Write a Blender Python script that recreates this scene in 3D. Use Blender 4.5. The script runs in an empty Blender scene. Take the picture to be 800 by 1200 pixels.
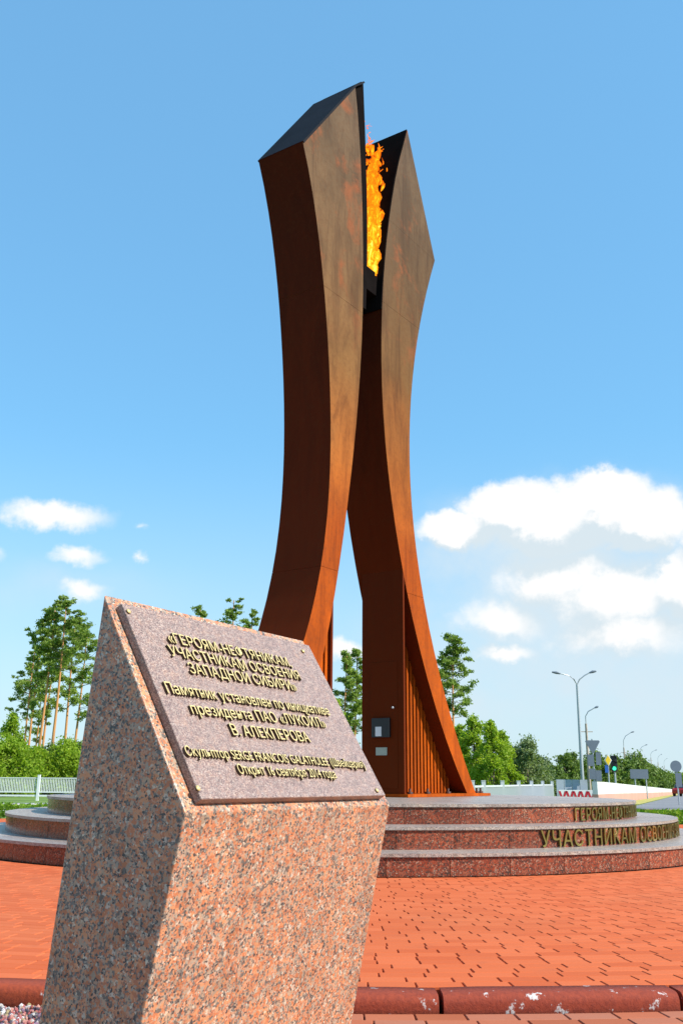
import bpy, math, random, bmesh
import numpy as np
from mathutils import Vector, Matrix
random.seed(7); rng = np.random.default_rng(7)
sc = bpy.context.scene
COL = sc.collection
R = math.radians

# ------------------------------------------------------------------ camera
CAMH = 0.82; FPX = 1120.629; PITCH = R(15.599); ROLL = R(0.509)
cd = bpy.data.cameras.new('camera'); cam = bpy.data.objects.new('camera', cd); COL.objects.link(cam)
cam.matrix_world = Matrix.Translation((0, 0, CAMH)) @ Matrix.Rotation(math.pi/2 + PITCH, 4, 'X') @ Matrix.Rotation(ROLL, 4, 'Z')
cd.sensor_fit = 'VERTICAL'; cd.sensor_height = 36.0; cd.lens = FPX/1200*36.0
cd.clip_start = 0.05; cd.clip_end = 6000
sc.camera = cam

def ray(x, y):                                     # direction of a point of the 800x1200 view
    u = x-400; v = 600-y
    a = u*math.cos(ROLL)-v*math.sin(ROLL); b = u*math.sin(ROLL)+v*math.cos(ROLL)
    return Vector((a/FPX, math.cos(PITCH)-b/FPX*math.sin(PITCH), math.sin(PITCH)+b/FPX*math.cos(PITCH)))
def at(x, y, Y):
    d = ray(x, y); return Vector((0, 0, CAMH)) + d*(Y/d.y)
def azel(x, y):
    d = ray(x, y).normalized(); return math.atan2(d.x, d.y), math.asin(d.z)

# ------------------------------------------------------------------ light and exposure
SUN_AZ, SUN_EL = R(112), R(41)                     # clockwise from +Y, elevation
sd = Vector((math.sin(SUN_AZ)*math.cos(SUN_EL), math.cos(SUN_AZ)*math.cos(SUN_EL), math.sin(SUN_EL)))
sl = bpy.data.lights.new('sun', 'SUN'); sl.energy = 5.0; sl.angle = R(0.5); sl.color = (1.0, 0.95, 0.86)
so = bpy.data.objects.new('sun', sl); COL.objects.link(so); so.rotation_euler = sd.to_track_quat('Z', 'Y').to_euler()
sc.view_settings.view_transform = 'Standard'; sc.view_settings.look = 'None'
sc.view_settings.exposure = 0.5; sc.view_settings.gamma = 1.0; sc.view_settings.use_curve_mapping = False
sc.cycles.max_bounces = 6; sc.cycles.diffuse_bounces = 3; sc.cycles.transparent_max_bounces = 12
sc.cycles.caustics_reflective = False; sc.cycles.caustics_refractive = False

class NT:                                          # small node-tree helper
    def __init__(s, tree): s.t = tree
    def n(s, typ, **kw):
        nd = s.t.nodes.new(typ)
        for k, v in kw.items():
            if k.startswith('i_'):
                key = k[2:]; key = int(key) if key.isdigit() else key.replace('_', ' ')
                if isinstance(v, bpy.types.NodeSocket): s.t.links.new(v, nd.inputs[key])
                else: nd.inputs[key].default_value = v
            else: setattr(nd, k, v)
        return nd
    def link(s, a, b): s.t.links.new(a, b)
    def math(s, op, a, b=0.0, c=None, clamp=False):
        nd = s.n('ShaderNodeMath', operation=op, use_clamp=clamp)
        for i, v in enumerate((a, b, c)):
            if v is None: continue
            if isinstance(v, (int, float)): nd.inputs[i].default_value = v
            else: s.link(v, nd.inputs[i])
        return nd.outputs[0]
    def mix(s, f, a, b, blend='MIX'):
        nd = s.n('ShaderNodeMix', data_type='RGBA', blend_type=blend)
        for k, v in ((0, f), (6, a), (7, b)):
            if isinstance(v, (int, float)): nd.inputs[k].default_value = v
            elif isinstance(v, tuple): nd.inputs[k].default_value = v if len(v) == 4 else (*v, 1)
            else: s.link(v, nd.inputs[k])
        return nd.outputs[2]
    def ramp(s, f, stops, interp='LINEAR'):
        nd = s.n('ShaderNodeValToRGB'); cr = nd.color_ramp; cr.interpolation = interp
        while len(cr.elements) < len(stops): cr.elements.new(0.5)
        for e, (p, c) in zip(cr.elements, stops):
            e.position = p; e.color = (*c, 1) if len(c) == 3 else c
        s.link(f, nd.inputs[0]); return nd.outputs[0]
    def noise(s, vec, scale, detail=4, rough=0.55, dist=0.0):
        nd = s.n('ShaderNodeTexNoise'); nd.inputs['Scale'].default_value = scale
        nd.inputs['Detail'].default_value = detail; nd.inputs['Roughness'].default_value = rough
        nd.inputs['Distortion'].default_value = dist
        if vec is not None: s.link(vec, nd.inputs['Vector'])
        return nd
    def smooth(s, v, a, b, c=0.0, d=1.0):
        nd = s.n('ShaderNodeMapRange', interpolation_type='SMOOTHSTEP')
        s.link(v, nd.inputs[0])
        for i, x in enumerate((a, b, c, d)): nd.inputs[i+1].default_value = x
        return nd.outputs[0]

w = bpy.data.worlds.new('World'); sc.world = w; w.use_nodes = True
w.node_tree.nodes.clear(); N = NT(w.node_tree)
SKYS = 0.15
sky = N.n('ShaderNodeTexSky', sky_type='NISHITA', sun_disc=False, sun_elevation=SUN_EL, sun_rotation=SUN_AZ,
          altitude=50.0, air_density=1.0, dust_density=0.25, ozone_density=1.6)
tc = N.n('ShaderNodeTexCoord').outputs['Generated']
sep = N.n('ShaderNodeSeparateXYZ', i_0=tc)
az = N.math('ARCTAN2', sep.outputs[0], sep.outputs[1]); el = N.math('ARCSINE', sep.outputs[2])
elp = N.math('MAXIMUM', el, 0.0)
pv = N.n('ShaderNodeCombineXYZ', i_0=az, i_1=el).outputs[0]
nA = N.noise(pv, 9.0, 6, 0.6); nB = N.noise(pv, 34.0, 6, 0.62)
def disp(base, amt, nz):
    v = N.n('ShaderNodeVectorMath', operation='SUBTRACT', i_0=nz.outputs['Color'], i_1=(0.5, 0.5, 0.5)).outputs[0]
    v = N.n('ShaderNodeVectorMath', operation='MULTIPLY', i_0=v, i_1=(amt, amt*0.8, 0)).outputs[0]
    return N.n('ShaderNodeVectorMath', operation='ADD', i_0=base, i_1=v).outputs[0]
pd = disp(disp(pv, 0.05, nA), 0.035, nB)
pw = disp(pv, 0.10, nA)
WHITE = None
def blobs(vec, L):
    out = None
    for (x, y, rx, ry, s) in L:
        a, e = azel(x, y)
        mp = N.n('ShaderNodeMapping', vector_type='TEXTURE', i_0=vec)
        mp.inputs['Location'].default_value = (a, e, 0); mp.inputs['Scale'].default_value = (rx/FPX, ry/FPX, 1)
        g = N.n('ShaderNodeTexGradient', gradient_type='SPHERICAL', i_0=mp.outputs[0]).outputs['Fac']
        if s != 1: g = N.math('MULTIPLY', g, s)
        out = g if out is None else N.math('MAXIMUM', out, g)
    return out
WHITE = [(602, 596, 80, 46, 1), (540, 618, 74, 30, .9), (704, 594, 88, 54, 1.1), (756, 612, 70, 52, 1), (650, 612, 100, 54, 1.0), (704, 572, 54, 30, .9),
                   (655, 676, 110, 66, .58), (720, 700, 130, 62, .58), (805, 690, 70, 60, .75), (590, 726, 96, 44, .46), (735, 742, 140, 46, .52),
                   (65, 600, 96, 26, .55), (96, 650, 54, 20, .45), (106, 694, 48, 20, .45), (165, 655, 16, 16, .3), (160, 620, 20, 10, .25),
                   (402, 764, 44, 24, .6), (590, 768, 56, 20, .5), (720, 640, 30, 12, .4), (860, 640, 80, 60, .9), (-60, 640, 80, 30, .7)]
white = blobs(pd, WHITE)
up = N.n('ShaderNodeVectorMath', operation='ADD', i_0=pd, i_1=(0.016, 0.026, 0)).outputs[0]
above = blobs(up, [b_ for b_ in WHITE if b_[0] > 450])     # more cloud above and sunward: this part is shaded
veil = blobs(pw, [(650, 650, 260, 110, 1), (700, 760, 330, 130, 1), (600, 700, 180, 120, .8), (560, 830, 260, 60, .6),
                  (780, 800, 280, 110, .8), (80, 690, 200, 60, .35)])
# unseen sky outside the frame, its clouds thinned to deepen the shade
away = N.smooth(N.math('ABSOLUTE', az), 0.42, 0.75)
band = N.math('MULTIPLY', N.smooth(el, 0.03, 0.14), N.smooth(el, 0.62, 0.25))
nC = N.noise(pv, 4.2, 7, 0.58, 0.3)
cum = N.math('MULTIPLY', N.math('MULTIPLY', N.smooth(nC.outputs['Fac'], 0.56, 0.70), band), away)
white = N.math('MAXIMUM', white, N.math('MULTIPLY', cum, 0.45))
veil = N.math('MAXIMUM', veil, N.math('MULTIPLY', cum, 0.8))
edge = N.math('MULTIPLY', N.math('SUBTRACT', nB.outputs['Fac'], 0.5), 0.16)
wmask = N.smooth(N.math('ADD', white, edge), 0.10, 0.40)
vmask = N.math('MULTIPLY', N.smooth(veil, 0.02, 0.7), N.smooth(nA.outputs['Fac'], 0.30, 0.62, 0.55, 1.0))
base = N.n('ShaderNodeHueSaturation', i_Saturation=1.12, i_Value=1.0, i_Color=sky.outputs[0]).outputs[0]
base = N.mix(1.0, base, (1.02, 1.42, 1.26), 'MULTIPLY')
base = N.mix(0.6, base, (1.0, 2.42, 4.25))
hz = N.smooth(elp, 0.36, -0.05)
base = N.mix(N.math('MULTIPLY', hz, 0.85), base, (3.1, 3.70, 4.15))
colr = N.mix(N.math('MULTIPLY', vmask, 0.85), base, (3.35, 3.95, 4.35))
lit_ = N.math('ADD', N.math('SUBTRACT', N.math('MULTIPLY', white, 1.0), above), N.math('MULTIPLY', N.math('SUBTRACT', nB.outputs['Fac'], .5), .5))
soft = N.smooth(lit_, -0.24, 0.10)
wc = N.mix(soft, (3.35, 3.85, 4.15), (4.95, 4.92, 4.88))
colr = N.mix(N.math('MULTIPLY', wmask, 0.97), colr, wc)
bg = N.n('ShaderNodeBackground', i_Color=colr, i_Strength=SKYS)
N.link(bg.outputs[0], N.n('ShaderNodeOutputWorld').inputs['Surface'])

# ------------------------------------------------------------------ object helpers
def link(o, parent=None):
    COL.objects.link(o)
    if parent is not None: o.parent = parent
    return o
def mesh_obj(name, me, mat, parent=None):
    o = bpy.data.objects.new(name, me); link(o, parent)
    if mat is not None and not me.materials:
        for m in (mat if isinstance(mat, (list, tuple)) else [mat]): me.materials.append(m)
    return o
def empty(name, loc=(0, 0, 0), rz=0.0):
    o = bpy.data.objects.new(name, None); o.empty_display_size = 0.1; COL.objects.link(o)
    o.location = loc; o.rotation_euler = (0, 0, rz); return o
def tag(o, label, cat, group=None, kind=None):
    if label: o['label'] = label
    if cat: o['category'] = cat
    if group: o['group'] = group
    if kind: o['kind'] = kind
    return o
def structure(o, label=None):
    o['kind'] = 'structure'
    if label: o['label'] = label
    return o
def copy_tree(o, parent=None):
    c = o.copy(); COL.objects.link(c)
    if parent is not None: c.parent = parent
    for ch in list(o.children): copy_tree(ch, c)
    return c
class MB:
    def __init__(s): s.v = []; s.f = []; s.m = []; s.sm = []
    def add(s, vs, fs, mi=0, smooth=False):
        b = len(s.v); s.v += [tuple(v) for v in vs]; s.f += [tuple(b+i for i in f) for f in fs]
        s.m += [mi]*len(fs); s.sm += [smooth]*len(fs)
    def box(s, c, d, M=None, mi=0):
        x, y, z = d[0]/2, d[1]/2, d[2]/2
        vs = [Vector((a*x, b*y, e*z)) for e in (-1, 1) for b in (-1, 1) for a in (-1, 1)]
        if M is not None: vs = [M @ v for v in vs]
        vs = [v+Vector(c) for v in vs]
        s.add(vs, [(0, 2, 3, 1), (4, 5, 7, 6), (0, 1, 5, 4), (2, 6, 7, 3), (0, 4, 6, 2), (1, 3, 7, 5)], mi)
    def tube(s, pts, rad, n=8, mi=0, cap=True):
        pts = [Vector(p) for p in pts]; rad = rad if isinstance(rad, (list, tuple)) else [rad]*len(pts)
        vs = []
        for i, p in enumerate(pts):
            t = (pts[min(i+1, len(pts)-1)]-pts[max(i-1, 0)]).normalized()
            a = t.orthogonal().normalized() if abs(t.z) < 0.99 else Vector((1, 0, 0)); a = (a-t*a.dot(t)).normalized(); b = t.cross(a)
            vs += [p+(a*math.cos(k*2*math.pi/n)+b*math.sin(k*2*math.pi/n))*rad[i] for k in range(n)]
        fs = [(i*n+k, i*n+(k+1) % n, (i+1)*n+(k+1) % n, (i+1)*n+k) for i in range(len(pts)-1) for k in range(n)]
        s.add(vs, fs, mi, True)
        if cap:
            e = (len(pts)-1)*n
            s.add(vs[:n], [tuple(range(n))[::-1]], mi); s.add(vs[e:], [tuple(range(n))], mi)
    def ring(s, r0, r1, z0, z1, a0, a1, n=2, c=(0, 0), mi=0):   # solid arc block
        vs = []
        for i in range(n+1):
            a = a0+(a1-a0)*i/n
            for r, z in ((r0, z0), (r1, z0), (r1, z1), (r0, z1)):
                vs.append((c[0]+r*math.cos(a), c[1]+r*math.sin(a), z))
        fs = []
        for i in range(n):
            for k in range(4): fs.append((i*4+k, i*4+(k+1) % 4, i*4+4+(k+1) % 4, i*4+4+k))
        fs += [(3, 2, 1, 0), (n*4, n*4+1, n*4+2, n*4+3)]
        s.add(vs, fs, mi)
    def mesh(s, name):
        me = bpy.data.meshes.new(name); me.from_pydata(s.v, [], s.f); me.update()
        me.polygons.foreach_set('material_index', s.m); me.polygons.foreach_set('use_smooth', s.sm)
        bm = bmesh.new(); bm.from_mesh(me); bmesh.ops.recalc_face_normals(bm, faces=bm.faces); bm.to_mesh(me); bm.free()
        return me
    def build(s, name, mat, parent=None, bevel=0.0, seg=1):
        o = mesh_obj(name, s.mesh(name), mat, parent)
        if bevel > 0:
            md = o.modifiers.new('bevel', 'BEVEL'); md.width = bevel; md.segments = seg; md.limit_method = 'ANGLE'; md.angle_limit = R(35)
        return o
def quads(name, V, mat, parent=None):               # V: (n,4,3) array of loose quads
    n = len(V); me = bpy.data.meshes.new(name)
    me.vertices.add(n*4); me.vertices.foreach_set('co', np.ascontiguousarray(V, dtype=np.float32).ravel())
    me.loops.add(n*4); me.loops.foreach_set('vertex_index', np.arange(n*4, dtype=np.int32))
    me.polygons.add(n); me.polygons.foreach_set('loop_start', np.arange(0, n*4, 4, dtype=np.int32))
    me.polygons.foreach_set('loop_total', np.full(n, 4, dtype=np.int32))
    me.update(calc_edges=True); return mesh_obj(name, me, mat, parent)

# ------------------------------------------------------------------ materials
def mat(name):
    m = bpy.data.materials.new(name); m.use_nodes = True; m.node_tree.nodes.clear(); n = NT(m.node_tree)
    b = n.n('ShaderNodeBsdfPrincipled'); o = n.n('ShaderNodeOutputMaterial'); n.link(b.outputs[0], o.inputs[0])
    return m, n, b
def bump(n, b, h, dist=0.01, strength=0.5):
    bp = n.n('ShaderNodeBump'); bp.inputs['Strength'].default_value = strength; bp.inputs['Distance'].default_value = dist
    n.link(h, bp.inputs['Height']); n.link(bp.outputs[0], b.inputs['Normal'])
def plain(name, col, rough=0.5, metal=0.0, var=0.12, scale=6.0, spec=0.5):
    m, n, b = mat(name)
    co = n.n('ShaderNodeTexCoord').outputs['Object']; nz = n.noise(co, scale, 5)
    c = n.mix(nz.outputs['Fac'], tuple(x*(1-var*1.6) for x in col), tuple(min(1, x*(1+var*1.6)) for x in col))
    n.link(c, b.inputs['Base Color']); b.inputs['Roughness'].default_value = rough; b.inputs['Metallic'].default_value = metal
    b.inputs['Specular IOR Level'].default_value = spec
    return m
def granite(name, size, palette, rough=0.25, obj='Object', spec=0.5, bumpy=0.0, varamt=0.0):
    """Crystals of several colours: two voronoi layers, cell colour picked at random per crystal."""
    m, n, b = mat(name); co = n.n('ShaderNodeTexCoord').outputs[obj]
    wob = n.noise(co, 1.6/size, 2); v = n.n('ShaderNodeVectorMath', operation='SCALE', i_0=wob.outputs['Color']); v.inputs['Scale'].default_value = size*0.9
    p = n.n('ShaderNodeVectorMath', operation='ADD', i_0=co, i_1=v.outputs[0]).outputs[0]
    v1 = n.n('ShaderNodeTexVoronoi', i_Vector=p, i_Scale=1.0/size); v2 = n.n('ShaderNodeTexVoronoi', i_Vector=p, i_Scale=2.3/size)
    c1 = n.n('ShaderNodeSeparateColor', i_0=v1.outputs['Color']); c2 = n.n('ShaderNodeSeparateColor', i_0=v2.outputs['Color'])
    a = n.ramp(c1.outputs[0], palette[0], 'CONSTANT'); d = n.ramp(c2.outputs[1], palette[1], 'CONSTANT')
    big = n.noise(co, 0.5/size, 3)
    f = n.math('GREATER_THAN', n.math('ADD', c2.outputs[0], n.math('MULTIPLY', n.math('SUBTRACT', big.outputs['Fac'], .5), 1.2)), palette[2])
    c = n.mix(f, a, d)
    tone = n.noise(co, 0.14/size, 3); c = n.mix(1.0, c, n.ramp(tone.outputs['Fac'], [(0.32, (.80, .80, .79)), (0.5, (1, 1, 1)), (0.68, (1.14, 1.06, .96))]), 'MULTIPLY')
    if varamt:
        oi = n.n('ShaderNodeObjectInfo').outputs['Random']
        lo = 1-varamt; c = n.mix(1.0, c, n.ramp(oi, [(0.0, (lo, lo*.96, lo*.96)), (0.5, (1, 1, 1)), (1.0, (1.12, 1.1, 1.08))]), 'MULTIPLY')
    n.link(c, b.inputs['Base Color']); b.inputs['Specular IOR Level'].default_value = spec
    rr = n.math('MULTIPLY_ADD', c2.outputs[2], 0.18, rough); n.link(rr, b.inputs['Roughness'])
    if bumpy: bump(n, b, c2.outputs[0], bumpy, 0.6)
    return m
M = {}
M['granite'] = granite('pink_granite', 0.0115, (
    [(0, (.15, .12, .10)), (.12, (.50, .175, .078)), (.42, (.58, .255, .125)), (.68, (.42, .29, .20)), (.93, (.56, .44, .34))],
    [(0, (.065, .06, .058)), (.18, (.17, .15, .13)), (.42, (.46, .17, .09)), (.62, (.56, .29, .18)), (.80, (.35, .29, .23)), (.96, (.60, .52, .40))], 0.50), rough=0.34, bumpy=0.0012)
M['plaque'] = granite('mauve_granite', 0.0034, (
    [(0, (.16, .098, .082)), (.3, (.28, .172, .140)), (.65, (.35, .228, .185)), (.85, (.45, .34, .28))],
    [(0, (.12, .085, .08)), (.3, (.25, .165, .145)), (.7, (.45, .36, .31))], 0.5), rough=0.28)
M['red_granite'] = granite('red_granite', 0.018, (
    [(0, (.07, .035, .028)), (.16, (.22, .045, .024)), (.55, (.32, .085, .045)), (.88, (.32, .15, .095))],
    [(0, (.05, .04, .036)), (.25, (.12, .055, .04)), (.6, (.27, .065, .035)), (.93, (.36, .25, .19))], 0.55), rough=0.12, varamt=0.28, spec=.3)
M['tread_granite'] = granite('grey_pink_granite', 0.014, (
    [(0, (.21, .17, .15)), (.3, (.35, .28, .24)), (.7, (.42, .35, .30))],
    [(0, (.15, .135, .13)), (.4, (.33, .26, .22)), (.8, (.46, .41, .37))], 0.5), rough=0.3, varamt=0.12)

def corten(side=False):
    m, n, b = mat('shaded_red_brown_steel' if side else 'weathered_steel')
    g = n.n('ShaderNodeNewGeometry').outputs['Position']
    s = n.n('ShaderNodeSeparateXYZ', i_0=g)
    nz = n.noise(g, 0.55, 7, 0.6)
    mp = n.n('ShaderNodeMapping', i_0=g); mp.inputs['Scale'].default_value = (2.4, 2.4, 0.42); st = n.noise(mp.outputs[0], 1.5, 8, 0.72, 1.0)
    fine = n.noise(g, 16.0, 7, 0.7)
    h = n.math('ADD', n.math('DIVIDE', n.math('SUBTRACT', s.outputs[2], 0.6), 10.7), n.math('MULTIPLY', n.math('SUBTRACT', nz.outputs['Fac'], .5), 0.25))
    c = n.ramp(h, [(0.0, (.36, .064, .001)), (0.28, (.34, .062, .002)), (0.42, (.26, .076, .010)), (0.55, (.155, .072, .021)), (0.7, (.115, .062, .026)), (1.0, (.085, .054, .031))])  # duller tan towards the top: sky sheen painted in with the patina
    c = n.mix(n.smooth(st.outputs['Fac'], 0.40, 0.70, 0, 0.85), c, n.mix(1.0, c, (.52, .46, .44), 'MULTIPLY'))
    c = n.mix(n.smooth(nz.outputs['Fac'], 0.44, 0.62, 0, 0.8), c, n.mix(1.0, c, (1.55, 1.5, 1.45), 'MULTIPLY'))
    if side:                                       # red-brown rust of the side plates, darkened further to hold their shade
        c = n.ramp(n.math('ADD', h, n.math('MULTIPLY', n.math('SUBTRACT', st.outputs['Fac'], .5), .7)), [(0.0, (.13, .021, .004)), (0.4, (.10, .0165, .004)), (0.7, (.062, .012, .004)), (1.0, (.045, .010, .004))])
    # rust bloom on the upper plates
    bl = n.noise(g, 1.25, 6, 0.66, 0.4); bm_ = n.math('MULTIPLY', n.smooth(bl.outputs['Fac'], 0.52, 0.68), n.smooth(s.outputs[2], 6.0, 8.0))
    c = n.mix(n.math('MULTIPLY', bm_, 0.0 if side else 0.85), c, (.24, .070, .022))
    c = n.mix(n.smooth(fine.outputs['Fac'], 0.45, 0.7, 0, 0.28), c, (.09, .03, .012))
    n.link(c, b.inputs['Base Color'])
    n.link(n.math('MULTIPLY_ADD', fine.outputs['Fac'], 0.3, 0.52), b.inputs['Roughness'])
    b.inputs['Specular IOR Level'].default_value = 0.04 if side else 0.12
    bump(n, b, fine.outputs['Fac'], 0.004, 0.35)
    return m
M['steel'] = corten(); M['shaded_side_steel'] = corten(True)
M['soot'] = plain('soot_blackened_steel', (.010, .008, .008), 0.95, 0.0, 0.3, 3.0, 0.0)
M['roof_steel'] = plain('dark_roof_steel', (.014, .014, .018), 0.65, 0.0, 0.3, 2.0, 0.05)
M['dark_steel'] = plain('dark_brown_steel', (.060, .020, .012), 0.6, 0.0, 0.3, 3.0, 0.3)
M['black'] = plain('black_paint', (.012, .012, .014), 0.4)
M['fence_white'] = plain('chalky_fence_paint', (.50, .53, .54), .6, var=.05)
M['white'] = plain('white_paint', (.74, .76, .76), 0.45, var=.05)
M['label_grey'] = plain('grey_green_plate', (.38, .42, .34), 0.5, var=.15, scale=60)
M['brass'] = plain('golden_brass', (.80, .56, .20), 0.28, 1.0, 0.08, 20.0)
M['brass_dark'] = plain('dark_reflection_brass', (.34, .27, .085), 0.32, 0.9, 0.2, 20.0)  # polished brass, its dark olive reflections put into the colour
def letterface():
    m, n, b = mat('gilded_letter')
    g = n.n('ShaderNodeTexCoord').outputs['Object']; nr = n.n('ShaderNodeSeparateXYZ', i_0=n.n('ShaderNodeTexCoord').outputs['Normal']).outputs[2]
    f = n.math('GREATER_THAN', nr, 0.5)          # the faces are gilded, the sides carry painted brown shade
    nz = n.noise(g, 40.0, 4)
    c = n.mix(f, (.055, .028, .014), n.mix(nz.outputs['Fac'], (.58, .42, .15), (.76, .62, .30)))
    n.link(c, b.inputs['Base Color']); b.inputs['Roughness'].default_value = 0.42
    n.link(n.math('MULTIPLY', f, 0.25), b.inputs['Metallic']); return m
M['letter'] = letterface()
def brickmat(nm, c0, c1, c2):
    m, n, b = mat(nm)
    g = n.n('ShaderNodeNewGeometry'); oi = n.n('ShaderNodeObjectInfo')
    rnd = n.math('FRACT', n.math('ADD', g.outputs['Random Per Island'], oi.outputs['Random']))
    p = g.outputs['Position']; big = n.noise(p, 0.45, 4); fine = n.noise(p, 90.0, 5, .7); md = n.noise(p, 5.0, 5)
    c = n.ramp(rnd, [(0, c0), (0.5, c1), (1, c2)])
    c = n.mix(n.smooth(big.outputs['Fac'], .38, .68, 0, .35), c, (.46, .14, .06))
    c = n.mix(n.smooth(md.outputs['Fac'], .55, .75, 0, .35), c, (.36, .10, .05))
    c = n.mix(n.smooth(fine.outputs['Fac'], .3, .75, 0, .22), c, (.34, .09, .04))
    n.link(c, b.inputs['Base Color']); b.inputs['Roughness'].default_value = .8; b.inputs['Specular IOR Level'].default_value = .08
    bump(n, b, fine.outputs['Fac'], .0015, .5); return m
M['brick'] = brickmat('red_paving_brick', (.50, .100, .034), (.55, .120, .042), (.59, .138, .052))
M['brick_old'] = brickmat('worn_paving_brick', (.34, .10, .05), (.42, .13, .07), (.36, .16, .11))
M['sand'] = plain('joint_sand', (.095, .036, .022), .95, var=.3, scale=30)
def kerbmat():
    m, n, b = mat('painted_kerb'); p = n.n('ShaderNodeNewGeometry').outputs['Position']
    a = n.noise(p, 11.0, 7, .7); f = n.noise(p, 60.0, 6, .7); oi = n.n('ShaderNodeObjectInfo').outputs['Random']
    c = n.mix(n.smooth(f.outputs['Fac'], .35, .7), (.38, .072, .030), (.25, .050, .026))
    c = n.mix(n.math('MULTIPLY', oi, .45), c, (.17, .035, .03))
    chip = n.math('MULTIPLY', n.smooth(a.outputs['Fac'], .60, .64), n.smooth(f.outputs['Fac'], .38, .44))
    c = n.mix(n.math('MULTIPLY', chip, .9), c, n.mix(f.outputs['Fac'], (.40, .36, .34), (.74, .72, .70)))
    n.link(c, b.inputs['Base Color']); b.inputs['Roughness'].default_value = .75; b.inputs['Specular IOR Level'].default_value = .12
    bump(n, b, n.math('ADD', a.outputs['Fac'], f.outputs['Fac']), .006, .6); return m
M['kerb'] = kerbmat()
M['kerb_red'] = plain('faded_red_kerb', (.34, .09, .07), .8, var=.3, scale=3)
M['kerb_white'] = plain('whitewashed_kerb', (.66, .62, .58), .8, var=.1, scale=3)
def groundmat(nm, stops, s1, s2, rough=.95):
    m, n, b = mat(nm); p = n.n('ShaderNodeNewGeometry').outputs['Position']
    a = n.noise(p, s1, 6, .6); f = n.noise(p, s2, 6, .7)
    v = n.math('ADD', n.math('MULTIPLY', a.outputs['Fac'], .55), n.math('MULTIPLY', f.outputs['Fac'], .45))
    n.link(n.ramp(v, stops), b.inputs['Base Color']); b.inputs['Roughness'].default_value = rough
    bump(n, b, f.outputs['Fac'], .02, .5); return m
M['lawn'] = groundmat('lawn', [(.3, (.05, .10, .012)), (.5, (.12, .20, .022)), (.7, (.22, .25, .05))], .25, 9.0)
M['asphalt'] = groundmat('asphalt', [(.3, (.13, .13, .14)), (.5, (.19, .19, .20)), (.7, (.25, .25, .26))], .3, 30.0, .85)
M['pale_walk'] = groundmat('pale_pavement', [(.3, (.46, .42, .38)), (.7, (.62, .58, .54))], .6, 20.0, .85)
M['gravel_bed'] = groundmat('gravel_bed', [(.3, (.10, .06, .05)), (.5, (.24, .16, .14)), (.7, (.40, .32, .30))], 9, 60.0)
def pebble():
    m, n, b = mat('mixed_pebbles'); r = n.n('ShaderNodeNewGeometry').outputs['Random Per Island']
    c = n.ramp(r, [(0, (.40, .36, .34)), (.12, (.30, .075, .07)), (.36, (.44, .20, .16)), (.52, (.07, .055, .075)), (.66, (.32, .24, .12)), (.80, (.58, .54, .54)), (.88, (.20, .11, .16))], 'CONSTANT')
    n.link(c, b.inputs['Base Color']); b.inputs['Roughness'].default_value = .6; return m
M['pebble'] = pebble()
def leafmat(nm, c0, c1, c2, trans=.35):
    m, n, b = mat(nm); g = n.n('ShaderNodeNewGeometry'); oi = n.n('ShaderNodeObjectInfo').outputs['Random']
    nz = n.noise(g.outputs['Position'], .9, 3)
    f = n.math('ADD', n.math('MULTIPLY', g.outputs['Random Per Island'], .55), n.math('MULTIPLY', nz.outputs['Fac'], .5))
    f = n.math('ADD', f, n.math('MULTIPLY', n.math('SUBTRACT', oi, .5), .15))
    c = n.ramp(f, [(.1, c0), (.5, c1), (.9, c2)]); n.link(c, b.inputs['Base Color']); b.inputs['Roughness'].default_value = .6
    b.inputs['Specular IOR Level'].default_value = .25
    tr = n.n('ShaderNodeBsdfTranslucent'); n.link(n.mix(1, c, (1.25, 1.3, .6), 'MULTIPLY'), tr.inputs[0])
    mx = n.n('ShaderNodeMixShader'); mx.inputs[0].default_value = trans
    out = [x for x in n.t.nodes if x.type == 'OUTPUT_MATERIAL'][0]
    n.link(b.outputs[0], mx.inputs[1]); n.link(tr.outputs[0], mx.inputs[2]); n.link(mx.outputs[0], out.inputs[0]); return m
M['needles'] = leafmat('pine_needles', (.10, .16, .028), (.20, .29, .05), (.32, .40, .08))
M['leaf'] = leafmat('birch_leaf', (.12, .21, .015), (.26, .38, .028), (.42, .50, .06), .5)
M['willow'] = leafmat('willow_leaf', (.07, .11, .035), (.17, .23, .09), (.36, .42, .22), .4)
M['woods'] = leafmat('far_woods', (.06, .11, .025), (.13, .20, .04), (.22, .29, .07), .35)
M['hedge'] = leafmat('hedge_leaf', (.07, .14, .012), (.14, .26, .02), (.26, .38, .04), .4)
def bark():
    m, n, b = mat('pine_bark'); p = n.n('ShaderNodeTexCoord').outputs['Object']; s = n.n('ShaderNodeSeparateXYZ', i_0=p)
    nz = n.noise(p, 3, 5)
    h = n.math('ADD', s.outputs[2], n.math('MULTIPLY', nz.outputs['Fac'], 2.0))
    c = n.mix(n.smooth(h, 3.5, 7.0), (.13, .085, .06), (.52, .24, .085)); n.link(c, b.inputs['Base Color']); b.inputs['Roughness'].default_value = .9; return m
M['bark'] = bark()
M['grey_bark'] = plain('grey_bark', (.16, .13, .10), .9, var=.3, scale=3)
M['galv'] = plain('galvanised_steel', (.42, .45, .47), .4, .3, .08)
M['sign_back'] = plain('grey_sign_back', (.13, .16, .20), .5, .0, .08)
M['concrete'] = plain('weathered_concrete', (.40, .33, .27), .9, var=.2)
M['yellow'] = plain('yellow_sign', (.85, .55, .02), .4, var=.03)
M['blue'] = plain('blue_sign', (.02, .10, .38), .4, var=.05)
M['red'] = plain('red_paint', (.50, .02, .035), .45, var=.1)
M['carred'] = plain('red_car_paint', (.28, .012, .015), .25, var=.05)
M['glass'] = plain('dark_glass', (.03, .04, .05), .08, var=.05)
M['panel_grey'] = plain('blue_grey_panel', (.36, .41, .46), .6, var=.08, scale=.6)
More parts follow.
